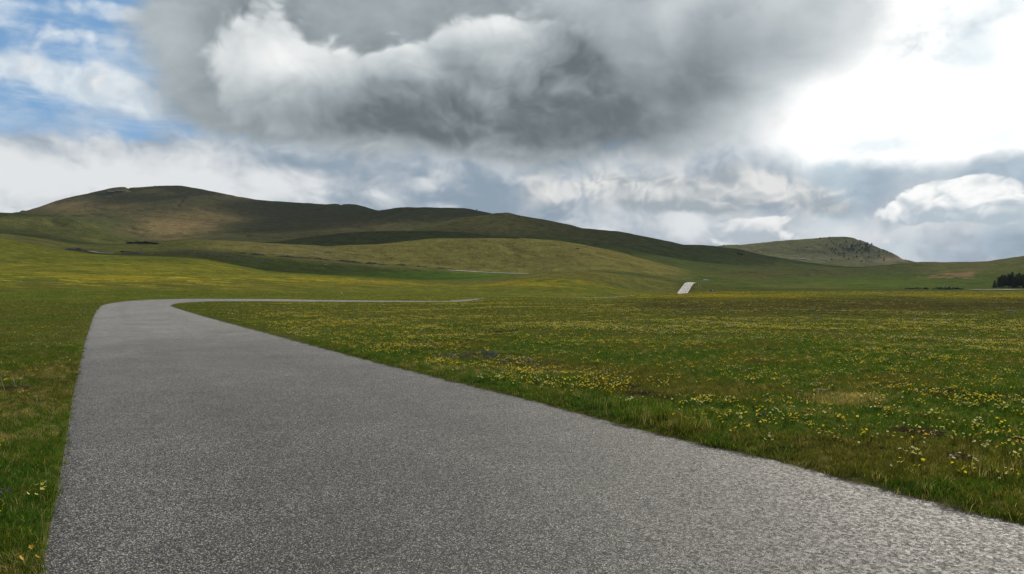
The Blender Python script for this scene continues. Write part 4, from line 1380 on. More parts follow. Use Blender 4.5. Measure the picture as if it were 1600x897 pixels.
def build_clumps():
    """dry patch, black heather and the dead thistles"""
    g = np.random.default_rng(15)
    # straw coloured patch
    c0 = unproject(1322, 626)
    n = 280
    P = c0 + g.normal(0, 1, (n, 2)) * np.array([0.27, 0.24]); z = land(P[:, 0], P[:, 1])
    ms = [blades_mesh('dry_tuft', 18, 0.06, 0.05, 0.12, 0.005, M_DRY, 80 + i, 1.0) for i in range(3)]
    s = g.uniform(.6, 1.1, n)
    scatter('dry_grass', np.column_stack([P, z]), g.uniform(0, 6, n), np.stack([s] * 3, 1), g.integers(0, 3, n), ms, 'patch of straw coloured dry grass among green turf right of the road', 'dry grass')
    # rank tufts on the near verge, where the road edge breaks
    n = 500
    P = []
    for px, v, k in ((1040, 660, 200), (1010, 652, 110), (1075, 675, 90), (960, 640, 60), (1540, 748, 40)):
        c = unproject(px, v); P.append(c + g.normal(0, 1, (k, 2)) * np.array([0.18, 0.14]))
    P = np.vstack(P); rd = road_dist(P[:, 0], P[:, 1]); P = P[rd > 0.02]; n = len(P); z = land(P[:, 0], P[:, 1])
    mt = [blades_mesh('tall_tuft', 16, 0.05, 0.08, 0.17, 0.0045, M_GRASS, 90 + i, 0.5) for i in range(2)] + [blades_mesh('tall_tuft', 10, 0.05, 0.08, 0.18, 0.004, M_DRY, 94, 0.5)]
    scatter('tall_grass', np.column_stack([P, z]), g.uniform(0, 6, n), np.stack([g.uniform(.7, 1.1, n)] * 3, 1), g.choice(3, n, p=[.45, .4, .15]), mt, 'taller ragged grass fringe at the right edge of the asphalt', 'grass')
    # heather
    for px, v, w, lab in ((1002, 622, 1.0, 'black low heather clump in the grass just beyond the right road edge'), (988, 607, 0.45, 'small black heather sprig behind the larger black clump'),
                          (1040, 627, 0.5, 'flat dark heather sprig right of the large black clump')):
        c = unproject(px, v); z0 = land([c[0]], [c[1]])[0]
        V = []; Fc = []
        for k_ in range(int(1100 * w)):
            q = g.normal(0, 1, 3) * np.array([0.15, 0.13, 0.05]) * w; q[2] = abs(q[2]) * 1.3
            q[2] = min(q[2], 0.16 * w)
            a = g.normal(0, 1, 3); a /= np.linalg.norm(a); b = np.cross(a, g.normal(0, 1, 3)); b /= np.linalg.norm(b)
            L = g.uniform(0.012, 0.035)
            k0 = len(V); V += [q, q + a * L, q + b * L * .35]; Fc.append((k0, k0 + 1, k0 + 2))
        me = mesh_np('heather_clump', V, Fc, M_HEATH); set_tint(me, g.uniform(0, 1, len(V)))
        tag(put('heather_clump', me, loc=(c[0], c[1], z0)), lab, 'heather')
    # dead thistles at the left
    mt = plain('dead_stalk', (0.34, 0.31, 0.20), 0.8, 0.2, 0.2, 20)
    for px, v, h, lean, lab in ((9, 616, 0.26, -0.10, 'bleached dead thistle stalk leaning left by the dark soil'), (16, 609, 0.16, 0.12, 'short thick bleached stalk leaning right over the dark soil'),
                                (31, 608, 0.20, 0.02, 'upright bleached dead stalk furthest right by the dark soil'), (25, 609, 0.11, -0.05, 'stubby dead stalk between the taller bleached stalks'), (60, 633, 0.09, -0.05, 'short pale dead stalk lying lower in the left verge grass')):
        c = unproject(px, v); z0 = land([c[0]], [c[1]])[0]
        o = empty('dead_thistle', (c[0], c[1], z0)); tag(o, lab, 'dead plant', 'dead stalks left of the road')
        h *= 0.8; top = (lean, 0.03, h)
        a, f = stalk_geo((0, 0, -0.02), top, 0.005 if h < .2 else 0.004)
        put('stalk', mesh_np('stalk', a, f, mt), parent=o)
        for q in range(3):
            e = np.array(top) + g.normal(0, 1, 3) * np.array([.03, .03, .012]) + np.array([0, 0, .02])
            a, f = stalk_geo(np.array(top) * .9, e, 0.0022); a2, f2 = ICO1
            V, Fc, mi = join([(a, f, 0), (a2 * 0.009 + e, f2, 0)])
            put('seed_head', mesh_np('seed_head', V, Fc, mt), parent=o)


def build_gravel():
    g = np.random.default_rng(3)
    n = 26000
    s = np.concatenate([[0], np.cumsum(np.hypot(*np.diff(ROAD_C, axis=0).T))]); r = np.hypot(*ROAD_C.T)
    ok = (r < 40) & (ROAD_C[:, 1] > 2)
    i = g.choice(np.nonzero(ok)[0], n, p=(1 / r[ok] ** .3) / (1 / r[ok] ** .3).sum())
    side = g.choice([0, 1], n); E = np.where(side[:, None] == 0, ROAD_L[i], ROAD_R[i])
    d = ROAD_R[i] - ROAD_L[i]; d /= np.hypot(*d.T)[:, None]
    off = np.abs(g.normal(0, 1, n)) * 0.10 - 0.05
    P = E + d * (np.where(side == 0, 1, -1) * off)[:, None] + g.normal(0, 0.02, (n, 2))
    z = np.maximum(smooth_z(P[:, 0], P[:, 1]) - 0.012 + 0.004, land(P[:, 0], P[:, 1]))
    ms = [mesh_np('pebble', ICO1[0] * (1 + .4 * n3(ICO1[0], 1.5, q))[:, None] * [1, .8, .6], ICO1[1], plain('road_grit', c, .9, .3, .3, 3)) for q, c in enumerate(((.10, .095, .085), (.05, .045, .04), (.17, .16, .145)))]
    sc = g.uniform(.003, .008, n)
    scatter('gravel', np.column_stack([P, z]), g.uniform(0, 6, n), np.stack([sc] * 3, 1), g.integers(0, 3, n), ms, 'loose dark grit along both broken edges of the asphalt', 'gravel')


build_gravel()
build_soil()
build_grass()
build_flowers()
build_flower_plants()
build_clumps()


# ------------------------------------------------------------------ trees and shrubs
M_NEEDLE = leaf_mat('needles', [(0.012, 0.022, 0.012), (0.018, 0.028, 0.014), (0.020, 0.022, 0.012), (0.028, 0.034, 0.018)], 0.08)
M_BUSH = leaf_mat('bush_leaves', [(0.035, 0.050, 0.024), (0.050, 0.060, 0.028), (0.040, 0.040, 0.022), (0.07, 0.07, 0.035)], 0.15)
M_BARK = plain('bark', (0.075, 0.055, 0.040), 0.9, 0.2, 0.4, 6)
M_ROCK = plain('pale_limestone', (0.25, 0.23, 0.20), 0.9, 0.2, 0.35, 3)
M_ROCKD = plain('grey_rock', (0.12, 0.115, 0.105), 0.9, 0.2, 0.45, 5)


def conifer(seed, h=13.0, bare=0.16):
    g = np.random.default_rng(seed)
    V, Fc = [], []
    z = h * bare
    while z < h * 0.99:
        t = (z - h * bare) / (h * (1 - bare))
        R = (1 - t) ** 0.55 * h * 0.15 * g.uniform(0.75, 1.15) + 0.12
        nb = int(7 + 8 * (1 - t))
        for b in range(nb):
            a = g.uniform(0, 2 * pi); L = R * g.uniform(0.6, 1.1); dz = -0.28 * L + g.uniform(-.1, .2)
            tip = np.array([cos(a) * L, sin(a) * L, z + dz]); root = np.array([0, 0, z + 0.1 * L])
            side = np.array([-sin(a), cos(a), 0])
            for q in range(5):
                f = g.uniform(0.15, 1.0)
                p = root + (tip - root) * f
                w = L * 0.30 * g.uniform(0.5, 1.2)
                e = p + side * g.choice([-1, 1]) * w * 0.8 + np.array([cos(a), sin(a), -0.5]) * w * 0.6 + np.array([0, 0, g.uniform(-.25, .1)])
                k = len(V)
                V += [p + np.array([0, 0, .16]), p - np.array([0, 0, .20]) + side * .08, e]
                Fc.append((k, k + 1, k + 2))
        z += h * 0.024 * g.uniform(0.8, 1.2)
    return mesh_np('crown', V, Fc, M_NEEDLE), g


def tapered(h, r0, r1, n=7, bend=0.0, rings=4):
    V, Fc = [], []
    for i in range(rings + 1):
        t = i / rings; r = r0 + (r1 - r0) * t
        for j in range(n):
            a = 2 * pi * j / n
            V.append((cos(a) * r + bend * sin(t * 3), sin(a) * r, -0.3 + (h + .3) * t))
    for i in range(rings):
        for j in range(n):
            a, b = i * n + j, i * n + (j + 1) % n
            Fc.append((a, b, b + n, a + n))
    return V, Fc


def build_grove():
    kinds = []
    for i in range(5):
        me, g = conifer(400 + i, 13.0, 0.14 + 0.02 * i)
        set_tint(me, g.uniform(0, 1, len(me.vertices)))
        V, Fc = tapered(12.0, 0.20, 0.04)
        kinds.append((me, mesh_np('trunk', V, Fc, M_BARK, True)))
    spec = [(1554.0, 692, 7.5, 'short spruce at the open left end of the dark grove'), (1560.5, 700, 10.0, 'second spruce of the grove, leaning on the left slope of its outline'), (1566.0, 690, 12.6, 'tall pointed spruce, first high top of the grove from the open end'),
            (1570.5, 706, 11.4, 'spruce in the notch after the first high top of the grove'), (1575.5, 692, 13.4, 'tall spruce left of the middle notch of the grove'), (1581.5, 700, 13.8, 'highest broad spruce in the middle of the grove'),
            (1585.0, 686, 11.0, 'lower spruce right of the highest broad one in the grove'), (1588.5, 708, 11.8, 'low topped spruce in the second notch of the grove'), (1593.0, 692, 14.2, 'slim high spruce standing over the right notch of the grove'),
            (1598.0, 702, 12.0, 'spruce cut by the right border of the view, in the grove'), (1603, 690, 12.8, None), (1609, 700, 13.0, None), (1615, 694, 12.0, None), (1622, 702, 11.0, None),
            (1563, 712, 9.5, 'back row spruce showing behind the left end of the grove'), (1578, 714, 11.5, 'back row spruce showing between the two highest middle tops')]
    for i, (px, D, h, lab) in enumerate(spec):
        cr, tr = kinds[i % 5]
        x = (px - CX) / F * D; z = land([x], [D])[0]
        o = empty('spruce_tree', (x, D, z), i * 1.3); s = h / 13.0
        o.scale = (s * 1.85, s * 1.85, s)
        tag(o, lab or 'dark spruce at the far side of the grove beyond the meadow', 'tree', 'dark spruces of the grove')
        put('trunk', tr, parent=o); put('crown', cr, parent=o)


def bush_mesh(name, seed, n=220, flat=0.7, mat=None, size=0.30):
    """leafy ball of radius 1, open and uneven, standing on z = 0"""
    g = np.random.default_rng(seed); V = []; Fc = []
    lobes = [(g.normal(0, .35), g.normal(0, .35), g.uniform(.35, .8) * flat, g.uniform(.35, .6)) for _ in range(6)]
    for i in range(n):
        lx, ly, lz, lr = lobes[g.integers(0, 6)]
        d = g.normal(0, 1, 3); d /= np.linalg.norm(d)
        p = np.array([lx, ly, lz]) + d * lr * g.uniform(.6, 1.05) * np.array([1, 1, flat]); p[2] = max(p[2], 0.02)
        a = g.normal(0, 1, 3); a /= np.linalg.norm(a); b = np.cross(a, d); b /= np.linalg.norm(b) + 1e-9
        L = size * g.uniform(.6, 1.3); k = len(V)
        V += [p, p + a * L, p + b * L * .7]; Fc.append((k, k + 1, k + 2))
    me = mesh_np(name, V, Fc, mat or M_BUSH); set_tint(me, g.uniform(0, 1, len(V)))
    return me


def small_tree_mesh(seed):
    """crown on a short trunk, one mesh: far away, a few pixels high"""
    g = np.random.default_rng(seed); V = []; Fc = []
    for i in range(150):
        t = g.uniform(0, 1); a = g.uniform(0, 2 * pi)
        R = math.sqrt(max(0.0, 1 - (2 * t - 0.9) ** 2 / 1.3)) * 0.34 * (1 - 0.35 * t) + 0.03
        p = np.array([cos(a) * R * g.uniform(.4, 1), sin(a) * R * g.uniform(.4, 1), 0.14 + 0.84 * t])
        q = g.normal(0, 1, (2, 3)) * 0.10; k = len(V)
        V += [p, p + q[0], p + q[1]]; Fc.append((k, k + 1, k + 2))
    tv, tf = tapered(0.5, 0.035, 0.01, 5, 0, 2)
    tv = np.array(tv); tv[:, 2] = np.clip(tv[:, 2], -0.05, 1); k = len(V)
    V = np.vstack([V, tv]); F2 = [f for f in Fc]
    for q in tf: F2 += [(q[0] + k, q[1] + k, q[2] + k), (q[0] + k, q[2] + k, q[3] + k)]
    me = mesh_np('small_tree', V, F2, M_BUSH); me.materials.append(M_BARK)
    mi = np.zeros(len(F2), np.int32); mi[len(Fc):] = 1
    me.polygons.foreach_set('material_index', mi); set_tint(me, g.uniform(0, 1, len(V)))
    return me


ORD = ['', 'first', 'second', 'third', 'fourth', 'fifth', 'sixth', 'seventh', 'eighth', 'ninth', 'tenth', 'eleventh', 'twelfth', 'thirteenth', 'fourteenth', 'fifteenth', 'sixteenth', 'seventeenth', 'eighteenth', 'nineteenth', 'twentieth']


def build_far_trees():
    g = np.random.default_rng(31)
    kinds = [small_tree_mesh(500 + i) for i in range(5)]
    sk = [(1128, 383.5), (1145, 382.7), (1155, 383), (1197, 378.5), (1250, 373.2), (1285, 371), (1305, 369.8), (1320, 369.5), (1333, 371), (1344, 374), (1365, 383), (1390, 394), (1418, 406.5), (1430, 411)]
    P = []
    for X_, Y_ in ((635, 90), (655, 90), (757, 127), (905, 80), (935, 70), (1000, 175), (1030, 195), (1065, 200), (1215, 165), (1235, 110), (1080, 250), (1325, 190), (800, 207), (990, 160), (1275, 155), (965, 160), (690, 140)):
        P.append((1100 + X_ / 4.706, 360 + Y_ / 4.706))
    crest = [1131, 1151, 1275, 1281, 1296, 1337, 1340, 1356, 1362, 1370, 1374, 1381, 1386, 1392, 1394, 1399, 1404, 1410, 1415, 1420, 1424, 1428, 1431]
    nc = 0
    for c in crest: P.append((c, np.interp(c, [q[0] for q in sk], [q[1] for q in sk]) + 1.0))
    while len(P) < 140:
        if g.uniform() < .62: p = (1342 + g.normal(0, 18), 387 + g.normal(0, 6))
        else: p = (g.uniform(1290, 1425), g.uniform(376, 408))
        top = np.interp(p[0], [q[0] for q in sk], [q[1] for q in sk])
        if top + 2 < p[1] < 411: P.append(p)
    for i, (px, v) in enumerate(P):
        x, y, z = at(px, v, 1950, 2420, 700)
        h = g.uniform(2.6, 5.6) * (0.75 if i < 17 else 1)
        o = put('hill_tree', kinds[i % 5], loc=(x, y, z - .1), rot=(0, 0, g.uniform(0, 6)), scale=(h * g.uniform(1.1, 1.7), h * 1.4, h))
        if 17 <= i < 17 + len(crest):
            k_ = i - 17
            if k_ < 5: lab = ['first small tree from the left on the skyline of the distant rocky hill', 'second skyline tree of the rocky hill, still on its low left shoulder', 'skyline tree just left of the rocky hill summit', 'skyline tree nearest the rocky hill summit', 'skyline tree on the very summit of the rocky hill'][k_]
            else: lab = f'{ORD[k_ - 4]} dark tree down the right skyline of the rocky hill, counted from its summit'
        elif px < 1290: lab = 'lone small tree on the bare left slope of the distant rocky hill'
        else:
            hz = 'left' if px < 1328 else ('middle' if px < 1352 else ('right' if px < 1385 else 'far right')); vt = 'top' if v < 382 else ('middle height' if v < 392 else 'foot')
            sz = 'tiny' if h < 4.4 else ('small' if h < 5.6 else 'larger')
            lab = f'{sz} tree near the {vt} of the rocky hill, {hz} in its scrub'
        assert lab
        tag(o, lab, 'tree', 'trees on the distant rocky hill')
    # lone trees on the other skylines
    for px, v, d0, d1, h, w, lab in ((242, 292.2, 2200, 2400, 5.0, 1.0, 'lone small bush on the highest top of the big hill skyline'), (745, 330, 1800, 2000, 5.0, .8, 'thin lone tree at the right end of the flat dark ridge skyline'),
                                  (812, 338, 1400, 1520, 4.2, 1.0, 'lone small tree on the skyline right of the rounded middle top')):
        x, y, z = at(px, v, d0, d1, 500)
        tag(put('lone_tree', kinds[1], loc=(x, y, z - .2), scale=(h * w, h * w, h)), lab, 'tree')


def build_shrubs():
    g = np.random.default_rng(8)
    kinds = [bush_mesh('shrub', 600 + i, 260, 0.6, M_BUSH, .28) for i in range(4)]
    kd = [bush_mesh('shrub', 620 + i, 260, 0.5, M_NEEDLE, .28) for i in range(3)]
    # creek side, left
    for i, (px, v, r, lab) in enumerate(((203, 381, 7, 'dark shrub at the left end of the creek side thicket'), (212, 380, 9, 'large dark shrub in the creek side thicket under the big hill'), (224, 381, 8, 'second large dark shrub in the creek side thicket'),
                                         (236, 381, 8, 'low wide shrub in the creek side thicket'), (246, 382, 6, 'dark shrub at the right end of the creek side thicket'))):
        x, y, z = at(px, v, 640, 960, 700)
        tag(put('shrub', kd[i % 3], loc=(x, y, z - .3), rot=(0, 0, i), scale=(r * 1.2, r, r * .38)), lab, 'shrub', 'dark shrubs by the creek')
    for i, (px, v, r, lab) in enumerate(((112, 388.5, 3.2, 'dark shrub at the left end of the peat bank'), (120, 389.5, 3.0, 'dark shrub second along the peat bank'), (130, 391, 2.4, 'dark shrub in the middle of the peat bank'),
                                         (198, 393, 3.2, 'dark shrub right of the pale gravel on the peat bank'), (206, 394.5, 3.4, 'rounded dark shrub further right on the peat bank'), (214, 395, 2.6, 'last dark shrub on the peat bank'))):
        x, y, z = at(px, v, 380, 720, 900)
        tag(put('shrub', kd[i % 3], loc=(x, y, z - .3), rot=(0, 0, i), scale=(r * 1.5, r, r * .5)), lab, 'shrub', 'dark shrubs along the peat bank')
    # low dark brakes beyond the right meadow
    for i, (px, v, r, h, lab) in enumerate(((1418, 453, 2.6, 1.6, 'low shrub at the left end of the small grey brake'), (1427, 452.6, 3.4, 2.0, 'grey green shrub in the small brake'), (1437, 452.3, 3.6, 2.2, 'rounded shrub in the middle of the small brake'), (1445, 452.3, 3.0, 2.4, 'shrub at the right end of the small grey brake'),
                                            (1463, 454, 3.2, 1.6, 'low shrub at the left tip of the long dark brake'), (1472, 454, 3.8, 2.8, 'dark shrub rising on the left of the long brake'), (1480, 454, 4.0, 3.2, 'highest dark shrub of the long brake'),
                                            (1488, 454, 4.0, 3.2, 'broad dark shrub right of the highest one in the long brake'), (1496, 453.6, 3.6, 2.6, 'dark shrub lowering the right side of the long brake'), (1502, 453.3, 2.4, 1.6, 'last small shrub at the right tip of the long brake'))):
        D = 560; x = (px - CX) / F * D; z = land([x], [D])[0]
        m_ = kinds[i % 4]
        tag(put('shrub', m_, loc=(x, D + (i % 3) * 2, z - .2), rot=(0, 0, i), scale=(r * 1.0, r, h * 0.9)), lab, 'shrub', 'shrubs beyond the right meadow')
    # dark bushes on the middle ridge and the front hill
    for px, v, d0, d1, r, lab in ((1153, 397, 1300, 1560, 3.2, 'left one of two dark bushes on the shaded end of the middle ridge'), (1158, 398, 1300, 1560, 3.6, 'right one of two dark bushes on the shaded end of the middle ridge'),
                                  (902, 389, 730, 900, 1.8, 'small dark bush on the right shoulder of the pale hill'), (733, 388, 730, 900, 1.4, 'small dark bush on the middle of the pale hill face'),
                                  (765, 388, 730, 900, 1.3, 'small dark bush just right of the middle of the pale hill face'), (610, 402, 730, 900, 1.2, 'tiny dark bush above the track on the pale hill')):
        x, y, z = at(px, v, d0, d1, 500)
        tag(put('bush', kd[0], loc=(x, y, z - .2), scale=(r * 1.3, r, r * .9)), lab, 'bush')


def rock_mesh(name, seed, mat, flat=0.6, ico_=None, rough=0.5):
    V, Fc = ico_ or ICO2
    W = V * (1 + rough * n3(V, 1.1, seed) + 0.25 * n3(V, 3.3, seed + 5))[:, None]
    W = np.sign(W) * np.abs(W) ** 0.85
    W[:, 2] = W[:, 2] * flat
    return mesh_np(name, W, Fc, mat)


def build_rocks():
    g = np.random.default_rng(12)
    ks = [rock_mesh('rock', 40 + i, M_ROCK, .55) for i in range(4)]
    kd = [rock_mesh('rock', 50 + i, M_ROCKD, .6, ICO3) for i in range(3)]
    # meadow stones
    for px, v, w, h, lab in ((1429, 501, .17, .15, 'grey boulder standing alone in the dark strip of the right meadow'), (1431, 504, .12, .05, 'flat pale stone in front of the grey boulder'), (1578, 488, .26, .14, 'low dark grey rock at the far right of the meadow'),
                             (1586, 489, .18, .10, 'small rock touching the right side of the low dark rock'), (1508, 633, .12, .06, 'flat grey stone among yellow flowers in the right verge'), (1283, 610, .15, .05, 'thin flat stone beside the dry grass patch'),
                             (1270, 483, .24, .13, 'low dark hummock stone left in the dark strip of the right meadow'), (1278, 496, .2, .1, 'second low dark stone in the dark strip, nearer the road')):
        c = unproject(px, v); z = land([c[0]], [c[1]])[0]
        sc = 0.62
        tag(put('rock', (kd if 'flat pale' not in lab else ks)[g.integers(0, 3)], loc=(c[0], c[1], z), rot=(0, 0, g.uniform(0, 6)), scale=(w * sc * 1.4, w * sc, h * sc * 1.6)), lab, 'rock')
    # outcrop under the top of the big hill
    for i, (px, v, w, lab) in enumerate(((170, 299.5, 5, 'small grey rock at the left end of the summit outcrop'), (176, 300.5, 7, 'long pale rock low in the summit outcrop'), (183, 299, 8, 'large pinkish rock in the middle of the summit outcrop'), (190, 298.5, 6, 'pale rock at the right end of the summit outcrop'),
                                         (171, 308, 6, 'pale slab below the summit outcrop'), (182, 301.5, 5, 'dark footed rock under the large pinkish one'))):
        x, y, z = at(px, v, 2080, 2320, 600)
        tag(put('rock', ks[i % 4], loc=(x, y, z), rot=(0, 0, i), scale=(w * 1.3, w, w * .55)), lab, 'rock', 'summit outcrop of the big hill')
    x, y, z = at(37, 333, 2100, 2320, 500)
    tag(put('rock', kd[0], loc=(x, y, z + 1), scale=(9, 6, 11)), 'dark crag on the far left skyline where the two hills meet', 'rock')
    # stones strewn on the pale hill
    for i in range(26):
        c = (490, 393, 12, 3.2) if i < 16 else ((520, 389, 10, 3) if i < 21 else (455, 396, 12, 3))
        px, v = c[0] + g.normal(0, c[2] * .6), c[1] + g.normal(0, c[3] * .6)
        x, y, z = at(px, v, 730, 900, 300)
        w = g.uniform(.35, .9)
        tag(put('stone', ks[i % 4], loc=(x, y, z), rot=(0, 0, i), scale=(w * 1.3, w, w)), 'one of the pale stones strewn on the left part of the pale hill', 'stone', 'pale stones strewn on the hill')
    # rock bands on the rocky hill
    for i, (px, v, w, lab) in enumerate(((1240, 404.5, 14, 'left low grey rock band at the foot of the rocky hill'), (1250, 405, 18, 'long grey rock band at the foot of the rocky hill'), (1262, 406, 12, 'right end of the grey rock band at the foot of the rocky hill'),
                                         (1285, 404, 13, 'short grey rock band right of the long one'), (1292, 406, 10, 'grey rock sloping down from the short rock band'))):
        x, y, z = at(px, v, 1800, 2300, 600)
        tag(put('rock', kd[i % 3], loc=(x, y, z - 1), rot=(0, 0, i * .2), scale=(w, w * .5, 4.5)), lab, 'rock', 'rock bands of the rocky hill')
    # scraps of stone by the track
    for px, v, w, lab in ((508, 413, 1.0, 'pale stone below the left part of the track'), (587, 413, 1.3, 'pale boulder at the middle of the old track'), (637, 411.5, 1.0, 'pale stone above the right part of the track'), (1103, 437.5, 2.4, 'pale flat rock on the green slope right of the distant road bend')):
        x, y, z = at(px, v, 560, 800, 500)
        tag(put('rock', ks[2], loc=(x, y, z), scale=(w * 1.3, w, w * .7)), lab, 'rock')


# ------------------------------------------------------------------ old track, bank, far lane
def strip(name, pts, width, mat, lift, label, cat, kind='structure', d0=560, d1=800, across=None):
    W = np.array([at(px, v, d0, d1, 900)[:2] for px, v in pts])
    C = catmull(W, 8)
    tgv = np.gradient(C, axis=0); tgv /= np.hypot(*tgv.T)[:, None]
    nr = np.stack([tgv[:, 1], -tgv[:, 0]], 1)
    m = 5; t = np.linspace(-1, 1, m)
    P = C[:, None, :] + nr[:, None, :] * (t * width / 2)[None, :, None]
    x, y = P[..., 0].ravel(), P[..., 1].ravel()
    z = np.maximum(smooth_z(x, y), land(x, y)) + lift
    n = len(C)
    i = np.arange(n - 1)[:, None] * m; j = np.arange(m - 1)[None, :]
    Fq = np.stack([i + j, i + j + 1, i + m + j + 1, i + m + j], -1).reshape(-1, 4)
    me = mesh_np(name, np.stack([x, y, z], 1), Fq, mat, True)
    return tag(put(name, me), label, cat, kind=kind), C


def build_tracks():
    mt = plain('pale_track_gravel', (0.36, 0.34, 0.29), 0.95, 0.1, 0.3, .5)
    mb = plain('dark_bank_earth', (0.075, 0.070, 0.042), 1.0, 0.1, 0.5, .4)
    strip('track', [(700, 422.8), (730, 424.4), (760, 426.2), (790, 427.6), (826, 428.6)], 5.0, mt, 0.45, 'thin pale gravel track crossing the foot of the pale hill above the green valley', 'track')
    strip('lane', [(1518, 453.6), (1560, 453.3), (1600, 453.2), (1680, 453)], 7.0, plain('lane_asphalt', (0.24, 0.23, 0.22), .9, .3, .2, .3), 0.35, 'thin grey lane passing in front of the dark spruce grove', 'lane', d0=520, d1=640)
    # dark broken bank above the track: a low earth wall with height and depth
    pts = [(368, 395), (400, 398.5), (433, 400.6), (470, 402.8), (505, 405.2), (540, 408.6), (570, 411.0), (610, 413.2), (650, 415.8), (690, 420.0), (712, 422)]
    W = catmull(np.array([at(px, v, 640, 800, 700)[:2] for px, v in pts]), 14)
    V = []; Fc = []
    n = len(W); z = land(W[:, 0], W[:, 1])
    hgt = 0.15 + 2.2 * np.clip(fbm(W[:, 0] / 5, W[:, 1] / 5, 77, 3) * 1.6 + 0.36, 0, 1)
    for i in range(n):
        x, y = W[i]; h = hgt[i]
        for dy, dz in ((-1.6, -.5), (-.7, h * .7), (0.2, h), (1.2, h * .6), (2.0, -.5)):
            V.append((x, y + dy + 0.6 * fbm([x / 3.], [y / 3.], 7, 2)[0], z[i] + dz))
    for i in range(n - 1):
        for j in range(4):
            a = i * 5 + j; Fc.append((a, a + 5, a + 6, a + 1))
    tag(put('earth_bank', mesh_np('earth_bank', V, Fc, mb)), 'dark broken earth bank running along the old track below the pale hill', 'earth bank')
    # peat bank by the creek, left
    for pts, hh, lab in (([(96, 387.5), (112, 389.5), (128, 391.5), (140, 393)], 2.6, 'dark peat bank left of the pale gravel beside the creek'), ([(186, 395), (200, 396), (215, 396.8), (226, 397)], 2.4, 'dark peat bank right of the pale gravel beside the creek'),
                         ([(256, 391), (300, 395), (340, 399), (380, 404), (420, 409)], 1.6, 'long thin dark bank crossing the hollow behind the left meadow')):
        W = catmull(np.array([at(px, v, 400, 760, 900)[:2] for px, v in pts]), 12); V = []; Fc = []
        n = len(W); z = land(W[:, 0], W[:, 1])
        for i in range(n):
            f = sin(pi * (i + .3) / n) ** .6; h = hh * f * (0.8 + fbm([W[i, 0] / 5], [W[i, 1] / 5], 7, 2)[0])
            for dy, dz in ((-2.4, -.5), (-1.2, h * .6), (0.2, h), (1.8, h * .5), (3.0, -.5)):
                V.append((W[i, 0], W[i, 1] + dy, z[i] + dz))
        for i in range(n - 1):
            for j in range(4):
                a = i * 5 + j; Fc.append((a, a + 5, a + 6, a + 1))
        tag(put('earth_bank', mesh_np('earth_bank', V, Fc, mb)), lab, 'earth bank')
    strip('gravel_bank', [(142, 393.4), (152, 395.2), (164, 396.2), (178, 396.6)], 6.0, plain('creek_gravel', (0.24, 0.21, 0.18), 1, .1, .4, .5), 0.5, 'pale gravel bank between two dark peat banks by the creek', 'gravel bank', d0=400, d1=760)


# ------------------------------------------------------------------ posts and the parked car
def build_posts():
    mw = plain('weathered_wood', (0.16, 0.15, 0.12), .85, .2, .3, 12)
    c = unproject(535, 469.0)
    y = c[1] + 1.2; x = (535.5 - CX) / F * y
    z = land([x], [y])[0]
    o = empty('marker_pole', (x, y, z)); o.rotation_euler = (0, radians(-9), 0)
    tag(o, 'thin leaning wooden marker pole on the far side of the road strip', 'pole')
    V, Fc = tapered(1.15, 0.026, 0.02, 8, 0.01)
    put('pole', mesh_np('pole', V, Fc, mw, True), parent=o)
    V, Fc = tapered(0.16, 0.042, 0.042, 8)
    put('pale_band', mesh_np('pale_band', np.array(V) * [1, 1, .4], Fc, plain('pale_paint', (0.6, 0.6, 0.55), .6, .3, .15, 9), True), parent=o, loc=(0.0, 0, 0.92))
    for px, v, h, lab in ((1091.6, 448.5, 2.6, 'pale upright post right of the distant road stretch'), (1095.0, 449.2, 1.7, 'shorter grey post just right of the pale upright post')):
        x, y, z = at(px, v, 430, 640, 500)
        o = empty('marker_post', (x, y, z)); tag(o, lab, 'post')
        V, Fc = tapered(h, 0.13, 0.11, 8)
        put('post', mesh_np('post', V, Fc, plain('pale_post', (0.55, 0.53, 0.48), .7, .2, .2, 3), True), parent=o)
        V, Fc = tapered(0.25, 0.17, 0.15, 8)
        put('cap', mesh_np('cap', np.array(V) * [1, 1, .5], Fc, mw, True), parent=o, loc=(0, 0, h))


